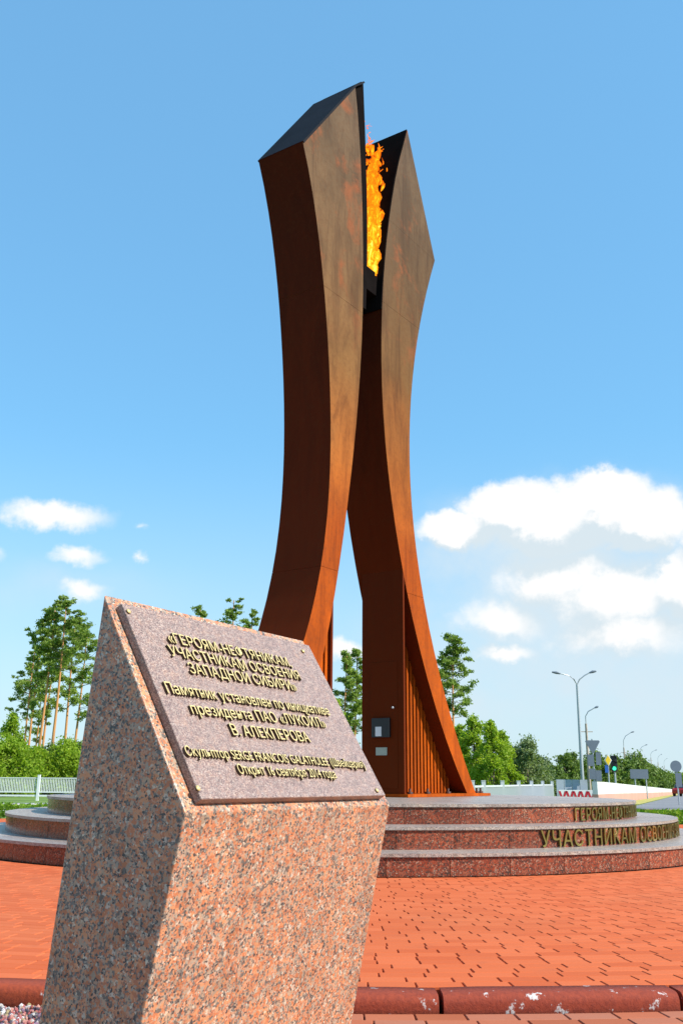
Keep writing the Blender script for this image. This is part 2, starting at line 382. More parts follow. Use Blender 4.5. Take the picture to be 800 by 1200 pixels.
M['wall_white'] = plain('whitewashed_wall', (.60, .61, .58), .7, var=.10, scale=.4)
M['wall_pink'] = plain('pale_pink_band', (.52, .28, .22), .7, var=.15, scale=.4)
M['dry_grass'] = plain('dry_grass_verge', (.38, .34, .08), .95, var=.25, scale=1.0)
M['tyre'] = plain('black_tyre', (.02, .02, .02), .8)
def emis(nm, col, st):
    m, n, b = mat(nm); b.inputs['Base Color'].default_value = (*col, 1); b.inputs['Emission Color'].default_value = (*col, 1); b.inputs['Emission Strength'].default_value = st
    b.inputs['Roughness'].default_value = .3; return m
M['green_lamp'] = emis('green_signal_light', (.05, .85, .45), .9)

# ------------------------------------------------------------------ ground
CX, CY = 0.032, 13.653; KR = 9.347                  # centre of the round plaza, inner kerb radius
def zg(x, y):
    r = math.hypot(x, y); return -0.14-0.0085*min(max(0.0, r-42), 300)
def polar_sheet(name, m, cx, cy, rr, a0=0, a1=2*math.pi, n=96, dz=0.0):
    b = MB(); full = abs(a1-a0-2*math.pi) < 1e-6; vs = []
    for r in rr:
        for i in range(n+1):
            a = a0+(a1-a0)*i/n; x = cx+r*math.cos(a); y = cy+r*math.sin(a); vs.append((x, y, zg(x, y)+dz))
    k = n+1
    b.add(vs, [(j*k+i, j*k+i+1, (j+1)*k+i+1, (j+1)*k+i) for j in range(len(rr)-1) for i in range(n)])
    return b.build(name, m)
structure(polar_sheet('lawn', M['lawn'], 0, 0, [0.001, 10, 25, 42, 60, 90, 130, 180, 240, 342, 600, 1200, 3000], n=128))
structure(polar_sheet('road', M['asphalt'], CX, CY, [20.3, 22, 24, 26.3], n=160, dz=.004))
structure(polar_sheet('pavement', M['pale_walk'], CX, CY, [17.6, 18.7], R(95), R(265), n=96, dz=.006))
a0w = math.atan2(1, 0)
# bed of the brick plaza
pb = MB(); pb.ring(0.01, KR-.004, -.14, -.012, 0, 2*math.pi-1e-4, 128, (CX, CY)); bed = pb.build('plaza', M['sand'])
structure(bed, 'round plaza of red paving bricks laid in rings round the monument')

# bricks in concentric rings
R3 = 4.772
def brick_mesh(L, W, hgt=.05):
    c = .003; b = MB(); x, y = L/2, W/2
    vs = [(sx*(x), sy*(y), -hgt) for sx, sy in ((-1, -1), (1, -1), (1, 1), (-1, 1))] + \
         [(sx*(x), sy*(y), -c) for sx, sy in ((-1, -1), (1, -1), (1, 1), (-1, 1))] + \
         [(sx*(x-c), sy*(y-c), 0) for sx, sy in ((-1, -1), (1, -1), (1, 1), (-1, 1))]
    b.add(vs, [(0, 1, 5, 4), (1, 2, 6, 5), (2, 3, 7, 6), (3, 0, 4, 7), (4, 5, 9, 8), (5, 6, 10, 9), (6, 7, 11, 10), (7, 4, 8, 11), (8, 9, 10, 11)])
    return b.mesh('brick')
def lay(rings, z0, a_lo, a_hi, parent, brickmat_, near, limit, rows):
    proto = brick_mesh(.1938, .0945); proto.materials.append(brickmat_)
    pv_ = np.array([v.co[:] for v in proto.vertices]); pf = [tuple(p.vertices) for p in proto.polygons]
    pl = []
    for j, r in enumerate(rings):
        n = int(round(2*math.pi*r/.2)); off = ((j % 2)*.5+random.gauss(0, .13))*2*math.pi/n
        for i in range(n):
            a = (off+i*2*math.pi/n) % (2*math.pi)
            if not (a_lo <= a <= a_hi): continue
            x, y = CX+r*math.cos(a), CY+r*math.sin(a)
            pl.append((x, y, z0+random.uniform(-.0005, .0005), a+math.pi/2+random.gauss(0, .003), random.gauss(0, .0007), random.gauss(0, .0007)))
    def key(p):
        az_ = math.atan2(p[0], p[1]); vis = abs(az_) < .36 and p[1] < 12 and near(p)
        return (0 if vis else 1, math.hypot(p[0], p[1]))
    pl.sort(key=key)
    for p in pl[:limit]:
        o = bpy.data.objects.new('brick', proto); link(o, parent)
        o.location = p[:3]; o.rotation_euler = (p[4], p[5], p[3])
    rest = pl[limit:]
    if not rest: return
    A = np.array(rest); ca, sa = np.cos(A[:, 3]), np.sin(A[:, 3])
    V = np.empty((len(A), len(pv_), 3)); X, Y, Z = pv_[:, 0], pv_[:, 1], pv_[:, 2]
    V[:, :, 0] = A[:, 0:1]+ca[:, None]*X-sa[:, None]*Y; V[:, :, 1] = A[:, 1:2]+sa[:, None]*X+ca[:, None]*Y
    V[:, :, 2] = A[:, 2:3]+Z+A[:, 4:5]*Y-A[:, 5:6]*X
    k = len(pv_); F = np.array(pf)[None]+np.arange(len(A))[:, None, None]*k; F = F.reshape(-1, 4)
    me = bpy.data.meshes.new('bricks'); me.vertices.add(V.size//3); me.vertices.foreach_set('co', V.astype(np.float32).ravel())
    me.loops.add(F.size); me.loops.foreach_set('vertex_index', F.astype(np.int32).ravel())
    me.polygons.add(len(F)); me.polygons.foreach_set('loop_start', np.arange(0, F.size, 4, dtype=np.int32)); me.polygons.foreach_set('loop_total', np.full(len(F), 4, dtype=np.int32))
    me.update(calc_edges=True); me.shade_flat(); o = mesh_obj('bricks', me, brickmat_, parent); o['kind'] = 'stuff'
rings = [KR-.052-.1*k for k in range(45)]
blockhide = lambda p: not (-1.35 < p[0] and p[0]/p[1] < .035)   # behind the granite block from the camera
lay(rings, 0.0, 0, 2*math.pi, bed, M['brick'], blockhide, 300, 45)

# kerb stones round the plaza
kerb = empty('kerb', (CX, CY, 0)); tag(kerb, 'dark red painted kerb of rounded stones round the brick plaza, paint chipped white', 'kerb')
nk = 60; step = 2*math.pi/nk
def kerb_mesh():
    b = MB(); prof = [(0, -.14), (0, -.004)]
    for k in range(7):
        t = k/6*math.pi/2; prof.append((.125-.055*(1-math.sin(t))+.055*0+(-.0), -.0+0)) if False else None
    prof = [(0, -.16), (0, .0)] + [(.086+.04*math.sin(t), -.036+.036*math.cos(t)-.004) for t in [k/7*math.pi/2 for k in range(8)]] + [(.132, -.16)]
    m = len(prof); a1 = step*.5-.0010; vs = []; n = 6
    for i in range(n+1):
        a = -a1+2*a1*i/n; sh = .985 if i in (0, n) else 1
        for (q, z) in prof: vs.append(((KR+q*sh)*math.cos(a), (KR+q*sh)*math.sin(a), z-(0.004 if i in (0, n) else 0)))
    fs = [(i*m+k, i*m+(k+1) % m, (i+1)*m+(k+1) % m, (i+1)*m+k) for i in range(n) for k in range(m)]
    b.add(vs, fs, 0, True); b.add(vs[:m], [tuple(range(m))]); b.add(vs[-m:], [tuple(range(m))[::-1]]); return b.mesh('kerb_stone')
km = kerb_mesh(); km.materials.append(M['kerb'])
A0 = math.atan2(4.55-CY, .40-CX)                    # a joint stands here
for i in range(nk):
    o = bpy.data.objects.new('kerb_stone', km); link(o, kerb); o.rotation_euler = (random.gauss(0, .0006), 0, A0+step*(i+.5)); o.location = (0, 0, random.uniform(-.002, .002))

# path of worn bricks in front of the kerb (right) and a pebble bed (left)
pm = MB(); pm.ring(KR+.135, KR+9.2, -.2, -.083, R(-93), R(-40), 40, (CX, CY)); fp = pm.build('path', M['sand'])
structure(fp, 'worn brick path in front of the kerb')
lay([KR+.135+.052+.1*k for k in range(40)], -.072, 2*math.pi-R(92.5), 2*math.pi-R(42), fp, M['brick_old'], lambda p: p[0] > 0, 90, 40)
gb = MB(); gb.ring(KR+.135, KR+9.2, -.2, -.081, R(-150), R(-93.1), 40, (CX, CY)); structure(gb.build('gravel_bed', M['gravel_bed']))
def ico():
    bm = bmesh.new(); bmesh.ops.create_icosphere(bm, subdivisions=1, radius=1); v = np.array([x.co[:] for x in bm.verts]); f = np.array([[q.index for q in p.verts] for p in bm.faces]); bm.free(); return v, f
iv, if_ = ico()
def scatter(pts, rmin, rmax, name, m, label):
    n = len(pts); k = len(iv); s = rng.uniform(rmin, rmax, (n, 1, 1)); sq = rng.uniform(.6, 1.15, (n, 1, 3)); a = rng.uniform(0, 6.28, n)
    V = iv[None]*s*sq*(1+rng.normal(0, .12, (n, k, 1))); ca, sa = np.cos(a)[:, None], np.sin(a)[:, None]
    X = V[:, :, 0]*ca-V[:, :, 1]*sa; Y = V[:, :, 0]*sa+V[:, :, 1]*ca; V = np.stack([X, Y, V[:, :, 2]], 2)+np.array(pts)[:, None, :]
    F = (if_[None]+np.arange(n)[:, None, None]*k).reshape(-1, 3)
    me = bpy.data.meshes.new(name); me.vertices.add(n*k); me.vertices.foreach_set('co', V.astype(np.float32).ravel())
    me.loops.add(F.size); me.loops.foreach_set('vertex_index', F.astype(np.int32).ravel()); me.polygons.add(len(F))
    me.polygons.foreach_set('loop_start', np.arange(0, F.size, 3, dtype=np.int32)); me.polygons.foreach_set('loop_total', np.full(len(F), 3, dtype=np.int32)); me.update(calc_edges=True); me.shade_flat()
    o = mesh_obj(name, me, m); tag(o, label, 'gravel', kind='stuff'); return o
pts = []
while len(pts) < 16000:
    x = random.uniform(-3.2, -.45); y = random.uniform(2.6, 5.2); r = math.hypot(x-CX, y-CY)
    if r > KR+.14 and math.degrees(math.atan2(y-CY, x-CX)) < -93.2: pts.append((x, y, -.081+random.uniform(0, .012)))
scatter(pts, .006, .013, 'gravel', M['pebble'], 'mixed white, red and grey pebbles lying below the kerb')

# ------------------------------------------------------------------ stepped granite platform
TR = [4.772, 4.321, 3.843]; TZ = [0.0, .193, .396, .589]
plat = empty('stepped_platform', (CX, CY, 0)); tag(plat, 'round three-step platform clad in red polished granite under the torch monument', 'platform')
core = MB()
for k in range(3): core.ring(0.01, TR[k]-.035, -.05 if k == 0 else TZ[k]-.001, TZ[k+1]-.034, 0, 2*math.pi-1e-4, 96)
core.build('core', M['red_granite'], plat)
for k in range(3):
    n = (52, 48, 42)[k]; st = 2*math.pi/n; off = (0.02, .05, .01)[k]
    b = MB(); b.ring(TR[k]-.03, TR[k], TZ[k], TZ[k+1]-.031, -st/2+.0006, st/2-.0006, 3); rm = b.mesh('riser_panel'); rm.materials.append(M['red_granite'])
    rin = TR[k+1]-.02 if k < 2 else 2.4
    b = MB(); b.ring(rin, TR[k]+.018, TZ[k+1]-.03, TZ[k+1], -st/2+.0004, st/2-.0004, 3); tm = b.mesh('tread_slab'); tm.materials.append(M['tread_granite'])
    for i in range(n):
        o = bpy.data.objects.new('riser_panel', rm); link(o, plat); o.rotation_euler = (0, 0, off+i*st)
        o = bpy.data.objects.new('tread_slab', tm); link(o, plat); o.rotation_euler = (0, 0, off+(i+.5)*st); o.location = (0, 0, random.uniform(-.0004, .0004))
b = MB(); b.ring(.01, 2.395, TZ[3]-.03, TZ[3]-.002, 0, 2*math.pi-1e-4, 96); b.build('centre_paving', M['tread_granite'], plat)

# ------------------------------------------------------------------ letters
_glyph = {}
def glyph(ch, size, depth, m, bev=0.0):
    k = (ch, round(size, 4), depth, m.name)
    if k in _glyph: return _glyph[k]
    c = bpy.data.curves.new('letter', 'FONT'); c.body = ch; c.size = size; c.extrude = depth/2; c.resolution_u = 4
    if bev: c.bevel_depth = bev; c.bevel_resolution = 0
    o = bpy.data.objects.new('tmp', c); COL.objects.link(o); dg = bpy.context.evaluated_depsgraph_get()
    me = bpy.data.meshes.new_from_object(o.evaluated_get(dg)); me.name = 'letter'; me.materials.clear(); me.materials.append(m)
    bpy.data.objects.remove(o); _glyph[k] = me; return me
def xmax(me): return max((v.co.x for v in me.vertices), default=0)
def xmin(me): return min((v.co.x for v in me.vertices), default=0)
_probe = bpy.data.curves.new('probe', 'FONT'); _po = bpy.data.objects.new('probe', _probe)
def advances(text, size):
    """pen position of every character, measured with the font itself"""
    COL.objects.link(_po); _probe.size = size; out = []; 
    for i in range(len(text)+1):
        _probe.body = text[:i]+'|'; bpy.context.view_layer.update(); out.append(max(c[0] for c in _po.bound_box))
    COL.objects.unlink(_po); return [x-out[0] for x in out]

# ------------------------------------------------------------------ granite block with the plaque
blk = empty('granite_block', (-.352, 2.3, -.14))
tag(blk, 'leaning pink granite block in the foreground with a sloping inscribed plaque', 'memorial stone')
TH = R(59.48); E = Vector((math.cos(TH), math.sin(TH), 0)); NI = Vector((-math.sin(TH), math.cos(TH), 0))
BL = Vector((-.352, 2.3, .743)); W1 = 1.011; TL = BL+NI*.325+Vector((0, 0, .539))+E*.021; W2 = .969
def low(P, k, z): d = P.z-z; return P+NI*k*d-Vector((0, 0, d))
zb = -.14; o0 = Vector(blk.location)
vs = [low(BL, .21, zb), low(BL+E*W1, .21, zb), low(TL+E*W2, .104, zb), low(TL, .104, zb), BL, BL+E*W1, TL+E*W2, TL]
b = MB(); b.add([v-o0 for v in vs], [(0, 3, 2, 1), (0, 1, 5, 4), (1, 2, 6, 5), (2, 3, 7, 6), (3, 0, 4, 7), (4, 5, 6, 7)])
b.build('stone_body', M['granite'], blk, bevel=.004, seg=2)
UP = (NI*.325+Vector((0, 0, .539))).normalized(); NO = E.cross(UP)
PM = Matrix((( E.x, UP.x, NO.x, BL.x-o0.x), (E.y, UP.y, NO.y, BL.y-o0.y), (E.z, UP.z, NO.z, BL.z-o0.z), (0, 0, 0, 1)))
pq = MB(); pq.box((.503, .304, .0125), (.918, .570, .023)); po = pq.build('plaque', M['plaque'], blk, bevel=.0015); po.matrix_local = PM
po['label'] = 'mauve granite plaque with raised golden lettering'
def stud(x, y):
    b = MB(); b.tube([(0, 0, 0), (0, 0, .004), (0, 0, .006)], [.0075, .0075, .003], 10); o = b.build('screw', M['letter'], po); o.location = (x, y, .0241)
for x, y in ((.055, .562), (.884+.01, .553), (.043, .046), (.896+.02, .035)): stud(x, y)
LINES = [('«ГЕРОЯМ-НЕФТЯНИКАМ,', .168, .763, .481, .473, .0355), ('УЧАСТНИКАМ ОСВОЕНИЯ', .151, .782, .435, .425, .0355), ('ЗАПАДНОЙ СИБИРИ»', .203, .723, .387, .379, .0355),
         ('Памятник установлен по инициативе', .069, .855, .312, .300, .035), ('президента ПАО «ЛУКОЙЛ»', .135, .792, .256, .252, .035), ('В. АЛЕКПЕРОВА', .271, .653, .201, .195, .035),
         ('Скульптор SERGE FRANCOIS GALATHULEE (Швейцария)', .045, .909, .133, .112, .028), ('Открыт 16 сентября 2014 года', .226, .703, .086, .076, .029)]
for text, x0, x1, y0, y1, cap in LINES:
    size = cap/.728; adv = advances(text, size); sx = (x1-x0)/adv[-1]
    for i, ch in enumerate(text):
        if ch == ' ': continue
        me = glyph(ch, size, .008, M['letter']); o = bpy.data.objects.new('letter', me); link(o, po)
        t = adv[i]/adv[-1]; o.location = (x0+adv[i]*sx, y0+(y1-y0)*t-.003, .0280); o.scale = (sx, 1, 1)

# letters on the curved risers
def riser_text(text, k, x_start, capm, spacing, bright):
    size = capm/.728; adv = advances(text, size); r = TR[k]+.012; a = x_start
    for i, ch in enumerate(text):
        if ch == ' ': continue
        me = glyph(ch, size, .02, M['brass'] if i in bright else M['brass_dark']); o = bpy.data.objects.new('letter', me); link(o, plat)
        ang = a+adv[i]*spacing/r+adv[1]*.0
        mid = ang; t = Vector((-math.sin(mid), math.cos(mid), 0)); nrm = Vector((math.cos(mid), math.sin(mid), 0))
        o.matrix_local = Matrix(((t.x, 0, nrm.x, r*nrm.x), (t.y, 0, nrm.y, r*nrm.y), (0, 1, 0, TZ[k]+(TZ[k+1]-TZ[k]-.03-capm)/2), (0, 0, 0, 1))) @ Matrix.Diagonal((spacing*.92, 1, 1, 1))
def ang_at(px, py, k):                              # angle on riser k seen at this place
    d = ray(px, py); a_ = d.x**2+d.y**2; b_ = -2*(d.x*CX+d.y*CY); c_ = CX**2+CY**2-TR[k]**2
    t = (-b_-math.sqrt(max(0, b_*b_-4*a_*c_)))/(2*a_); return math.atan2(d.y*t-CY, d.x*t-CX)
riser_text('ГЕРОЯМ-НЕФТЯНИКАМ', 2, ang_at(671, 955, 2), .13, .98, {0})
riser_text('УЧАСТНИКАМ ОСВОЕНИЯ ЗАПАДНОЙ СИБИРИ', 1, ang_at(632, 988, 1), .155, .98, {13})

# ------------------------------------------------------------------ torch monument
LEFT_INNER = [(-1.952, 0.59), (-1.575, 1.009), (-1.292, 1.428), (-1.077, 1.846), (-0.91, 2.265), (-0.774, 2.684), (-0.66, 3.103), (-0.56, 3.522), (-0.469, 3.94), (-0.387, 4.359), (-0.311, 4.778), (-0.243, 5.197), (-0.182, 5.616), (-0.131, 6.034), (-0.089, 6.453), (-0.058, 6.872), (-0.037, 7.291), (-0.027, 7.71), (-0.026, 8.128), (-0.033, 8.547), (-0.048, 8.966), (-0.07, 9.385), (-0.1, 9.804), (-0.14, 10.222), (-0.193, 10.641), (-0.264, 11.06)]

LEFT_OUTER = [(-2.462, 0.59), (-2.186, 0.937), (-1.935, 1.285), (-1.71, 1.632), (-1.513, 1.979), (-1.342, 2.327), (-1.197, 2.674), (-1.077, 3.021), (-0.981, 3.369), (-0.907, 3.716), (-0.854, 4.063), (-0.819, 4.411), (-0.8, 4.758), (-0.795, 5.105), (-0.803, 5.452), (-0.821, 5.8), (-0.849, 6.147), (-0.886, 6.494), (-0.93, 6.842), (-0.982, 7.189), (-1.043, 7.536), (-1.114, 7.884), (-1.197, 8.231), (-1.295, 8.578), (-1.412, 8.926), (-1.553, 9.273)]

RIGHT_INNER = [(2.91, 0.564), (2.545, 0.978), (2.229, 1.393), (1.952, 1.807), (1.707, 2.222), (1.489, 2.636), (1.296, 3.051), (1.124, 3.465), (0.974, 3.88), (0.843, 4.294), (0.733, 4.708), (0.642, 5.123), (0.571, 5.537), (0.519, 5.952), (0.487, 6.366), (0.472, 6.781), (0.475, 7.195), (0.495, 7.609), (0.529, 8.024), (0.578, 8.438), (0.64, 8.853), (0.716, 9.267), (0.806, 9.682), (0.912, 10.096), (1.037, 10.511), (1.187, 10.925)]

RIGHT_OUTER = [(3.188, 0.561), (2.929, 0.908), (2.689, 1.255), (2.468, 1.603), (2.266, 1.95), (2.082, 2.297), (1.917, 2.644), (1.769, 2.992), (1.64, 3.339), (1.53, 3.686), (1.439, 4.033), (1.366, 4.381), (1.312, 4.728), (1.278, 5.075), (1.262, 5.422), (1.265, 5.77), (1.286, 6.117), (1.324, 6.464), (1.38, 6.811), (1.452, 7.159), (1.539, 7.506), (1.641, 7.853), (1.756, 8.2), (1.884, 8.548), (2.023, 8.895), (2.173, 9.242)]

LINER = [(0.08, 7.457), (0.105, 7.886), (0.118, 8.315), (0.12, 8.745), (0.113, 9.174), (0.098, 9.603), (0.077, 10.032), (0.052, 10.462), (0.025, 10.891), (-0.004, 11.32)]

TA = R(55.5); e1 = Vector((math.cos(TA), math.sin(TA), 0)); e2 = Vector((-math.sin(TA), math.cos(TA), 0))
P0 = Vector((.29999738, 12.57276009, 0)); PZ = TZ[3]
mon = empty('torch_monument', (P0.x, P0.y, PZ)); tag(mon, 'tall torch monument of two curved rusty steel blades with a burner between them', 'monument')
def W(s, q, z): v = P0+e1*s+e2*q; return Vector((v.x-P0.x, v.y-P0.y, z-PZ))
def dense(c, n=64):
    p = np.array(c); t = np.linspace(0, 1, len(p)); u = np.linspace(0, 1, n); return [(float(np.interp(a, t, p[:, 0])), float(np.interp(a, t, p[:, 1]))) for a in u]
def strip(b, c, q0, q1, smooth=True, mi=0):
    vs = []
    for s, z in c: vs += [W(s, q0, z), W(s, q1, z)]
    b.add(vs, [(2*i, 2*i+1, 2*i+3, 2*i+2) for i in range(len(c)-1)], mi, smooth)
def solid(name, inner, outer, q0, q1, m, parent, mi_side=0):
    """a bar between two curves given bottom to top, extruded along e2; curves stay smooth, arrises sharp"""
    n = min(len(inner), len(outer)); b = MB()
    strip(b, inner, q0, q1, mi=mi_side); strip(b, outer, q0, q1, mi=mi_side)
    for q in (q0, q1):
        vs = []
        for i in range(n): vs += [W(inner[i][0], q, inner[i][1]), W(outer[i][0], q, outer[i][1])]
        b.add(vs, [(2*i, 2*i+1, 2*i+3, 2*i+2) for i in range(n-1)])
    for i in (0, n-1): b.add([W(inner[i][0], q0, inner[i][1]), W(outer[i][0], q0, outer[i][1]), W(outer[i][0], q1, outer[i][1]), W(inner[i][0], q1, inner[i][1])], [(0, 1, 2, 3)])
    return b.build(name, m, parent)
WD = .78
def cut(c, zlo, zhi, n=40):
    p = np.array(c); zs = np.linspace(zlo, zhi, n); return [(float(np.interp(z, p[:, 1], p[:, 0])), float(z)) for z in zs]
# left blade, in three plated lengths with open seams between them
LI = LEFT_INNER; LO = LEFT_OUTER; RI = RIGHT_INNER; RO = RIGHT_OUTER + [(1.306, 11.262)]
def blade(parent, I, O, seams, topi, topo, split):
    zs = [PZ]+seams+[min(topi[1], topo[1])]
    for a, z in zip(zs[:-1], zs[1:]):
        last = z == zs[-1]
        solid('steel_plate', cut(I, a+(.002 if a > PZ else 0), z-(0 if last else .002)), cut(O, a+(.002 if a > PZ else 0), z-(0 if last else .002)), 0, WD, [M['steel'], M['shaded_side_steel']], parent, 1)
left = mon
seamL = [3.4, 7.31]; blade(mon, LI, LO, seamL, (0, 9.27), (0, 9.27), 0)
# head of the left blade: triangle rising to the inner apex
zc = [9.271+(11.06-9.271)*i/16 for i in range(17)]
inn = [(float(np.interp(z, [p[1] for p in LI], [p[0] for p in LI])), z) for z in zc]
out = [(-1.543+(-.266+1.543)*i/16, z) for i, z in enumerate(zc)]
solid('head_plate', inn, out, 0, WD, [M['steel'], M['shaded_side_steel']], mon, 1)
b = MB(); q0, q1 = -.012, WD+.012
tp = [(-1.556, 9.262), (-.262, 11.075), (-.035, 11.29)]
strip(b, tp, q0, q1, False); strip(b, [(s+.03, z-.012) for s, z in tp], q0, q1, False)
for q in (q0, q1): b.add([W(s, q, z) for s, z in tp]+[W(s+.03, q, z-.012) for s, z in reversed(tp)], [(0, 1, 4, 5), (1, 2, 3, 4)])
b.build('roof_plate', M['roof_steel'], mon)
# soot-black liner of the left blade, standing proud towards the flame
LN = [(s_+.045, z_) for s_, z_ in LINER]; li = [(float(np.interp(z, [p[1] for p in LI], [p[0] for p in LI]))-.05, z) for s, z in LN]; 
solid('flame_liner', li[:-1]+[(-.02, LN[-1][1])], LN, .05, WD, M['soot'], mon)
# right blade
blade(mon, RI, RO, [3.4, 7.74], (0, 9.24), (0, 9.24), 0)
zr = [9.2425+(10.92-9.2425)*i/16 for i in range(17)]
inn = [(float(np.interp(z, [p[1] for p in RI], [p[0] for p in RI])), z) for z in zr]
out = [(2.168+(1.306-2.168)*((z-9.242)/(11.262-9.242)), z) for z in zr]
solid('head_plate', inn, out, 0, WD, [M['steel'], M['shaded_side_steel']], mon, 1)
tz = 10.92; so_ = 2.168+(1.306-2.168)*((tz-9.242)/(2.02))
solid('head_tip', [(inn[-1][0], 10.921), (1.303, 11.25)], [(so_, 10.921), (1.31, 11.25)], 0, WD, M['steel'], mon)
# sooted inner lining of the right blade
lr = [p for p in RI if p[1] > 7.55]; 
solid('flame_liner', [(s-.02, z) for s, z in lr]+[(1.29, 11.262)], [(s-.003, z) for s, z in lr]+[(1.303, 11.262)], .004, 1.25, M['soot'], mon)
lrb = [p for p in LI if p[1] > 7.4]
# columns, doors, fins
def fins(parent, s_col, sgn, curve, qf, name='fin'):
    c = np.array(curve); k = 0; s = s_col+sgn*.08
    zz = c[:, 1]; ss = c[:, 0]
    order = np.argsort(sgn*ss); 
    while True:
        # underside height of the blade at s
        sel = zz < 5.0; zt = float(np.interp(sgn*s, sgn*ss[sel][np.argsort(sgn*ss[sel])], zz[sel][np.argsort(sgn*ss[sel])]))
        if zt < PZ+.25 or k > 24: break
        b = MB(); q = W(s, qf+.05, (PZ+.045+zt+.1)/2)
        b.box(q, (.052, .11, zt+.1-PZ-.045), Matrix.Rotation(TA, 3, 'Z')); b.build(name, M['steel'], parent)
        s += sgn*.097; k += 1
fins(mon, 1.03, 1, RI, .22)
fins(mon, -.69, -1, LI, .05)
def column(s, z1, q0, q1, sgn):
    b = MB(); b.box(W(s+sgn*.02, (q0+q1)/2, (PZ+z1)/2), (.04, q1-q0, z1-PZ), Matrix.Rotation(TA, 3, 'Z')); return b.build('column_plate', M['shaded_side_steel'], mon)
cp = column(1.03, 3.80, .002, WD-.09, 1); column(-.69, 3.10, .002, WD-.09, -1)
b = MB(); b.box(W(1.9, .60, 1.05), (1.62, .03, .9), Matrix.Rotation(TA, 3, 'Z')); 
def backtri(name, curve, s_col, sgn, q):            # dark sheet added behind the fins to hold their gaps in shade
    c = [p for p in cut(curve, PZ+.02, 3.5, 16)]; b = MB()
    f = []; vs = [W(s_col, q, PZ+.02)]+[W(s, q, z) for s, z in c]+[W(s_col, q, 3.5)]
    vb = [v+(W(0, .02, PZ)-W(0, 0, PZ)) for v in vs]; n = len(vs)
    b.add(vs+vb, [tuple(range(n)), tuple(range(2*n-1, n-1, -1))]+[(i, (i+1) % n, n+(i+1) % n, n+i) for i in range(n)]); return b.build(name, M['dark_steel'], mon)
backtri('back_sheet', RI, 1.06, 1, .60); backtri('back_sheet', LI, -.72, -1, .60)
for s0, s1, in ((1.0, 3.5), (-2.75, -.62)):
    b = MB(); b.box(W((s0+s1)/2, .37, PZ+.021), (s1-s0, .88, .04), Matrix.Rotation(TA, 3, 'Z')); b.build('base_plate', M['steel'], mon)
for s, q in ((3.27, .05), (3.40, .05), (3.40, .7), (2.2, -.03), (1.6, -.03), (1.12, -.03), (-2.6, .1)):
    b = MB(); p = W(s, q, PZ+.04); b.tube([p, p+Vector((0, 0, .03)), p+Vector((0, 0, .031)), p+Vector((0, 0, .075))], [.04, .04, .018, .018], 6); b.build('anchor_bolt', M['dark_steel'], mon)
def flat_on_column(name, q0, q1, z0, z1, th, m, parent, s=1.03, bev=0):
    b = MB(); b.box(W(s-th/2, (q0+q1)/2, (z0+z1)/2), (th, q1-q0, z1-z0), Matrix.Rotation(TA, 3, 'Z')); return b.build(name, m, parent, bevel=bev)
door = flat_on_column('door', .10, .56, .70, 2.42, .007, M['shaded_side_steel'], mon, bev=.004)
nb = flat_on_column('notice_box', .21, .50, 1.38, 1.64, .05, M['black'], mon, bev=.004)
flat_on_column('notice', .335, .432, 1.395, 1.523, .006, M['white'], nb, s=.98)
flat_on_column('label_plate', .267, .447, 1.14, 1.245, .008, M['label_grey'], mon, s=1.018)
b = MB(); p = W(1.018, .166, 1.78); b.tube([p, p-e1*.02, p-e1*.03], [.018, .018, .008], 10); b.build('door_knob', M['galv'], door)
# burner between the blades
bu = empty('gas_burner', (0, 0, 0)); bu.parent = mon
def wbox(name, s0, s1, q0, q1, z0, z1, m, parent, bev=.006):
    b = MB(); b.box(W((s0+s1)/2, (q0+q1)/2, (z0+z1)/2), (s1-s0, q1-q0, z1-z0), Matrix.Rotation(TA, 3, 'Z')); return b.build(name, m, parent, bevel=bev)
bpy.data.objects.remove(bu)
bu = wbox('gas_burner', .22, .54, .10, .60, 7.85, 8.24, M['soot'], mon)
b = MB(); p = W(.42, .22, 8.2); b.tube([p, p+Vector((0, 0, .12))], .045, 10); b.build('nozzle', M['black'], bu)
b = MB(); p = W(.16, .28, 7.9); b.tube([p, p+Vector((0, 0, .62))], .012, 8); b.build('gas_pipe', M['galv'], bu)

# flame: many curling tongues of burning gas
def flamemat():
    m, n, b = mat('burning_gas'); t = n.t; t.nodes.remove(b)
    p = n.n('ShaderNodeNewGeometry').outputs['Position']
    mp = n.n('ShaderNodeMapping', i_0=p); mp.inputs['Scale'].default_value = (1.6, 1.6, .75)
    nz = n.noise(mp.outputs[0], 7.5, 8, .68, 1.1); hl = n.n('ShaderNodeSeparateXYZ', i_0=p)
    lw = n.n('ShaderNodeLayerWeight', i_Blend=.35).outputs['Facing']
    hh = n.math('DIVIDE', n.math('SUBTRACT', hl.outputs[2], 8.4), 2.6)
    f = n.math('SUBTRACT', n.math('ADD', nz.outputs['Fac'], n.math('MULTIPLY', n.math('SUBTRACT', .5, lw), .35)), n.math('MULTIPLY', hh, .16))
    c = n.ramp(f, [(.30, (.50, .04, .0)), (.44, (.90, .13, .004)), (.56, (1.0, .27, .006)), (.66, (1.0, .52, .015)), (.78, (1.0, .80, .12))])
    em = n.n('ShaderNodeEmission', i_Color=c, i_Strength=1.12); tr = n.n('ShaderNodeBsdfTransparent')
    a = n.math('MULTIPLY', n.smooth(f, .34, .54), n.smooth(lw, .95, .25)); mx = n.n('ShaderNodeMixShader', i_0=a)
    n.link(tr.outputs[0], mx.inputs[1]); n.link(em.outputs[0], mx.inputs[2])
    n.link(mx.outputs[0], [x for x in t.nodes if x.type == 'OUTPUT_MATERIAL'][0].inputs[0]); return m
M['flame'] = flamemat()
fl = MB(); frng = random.Random(3)
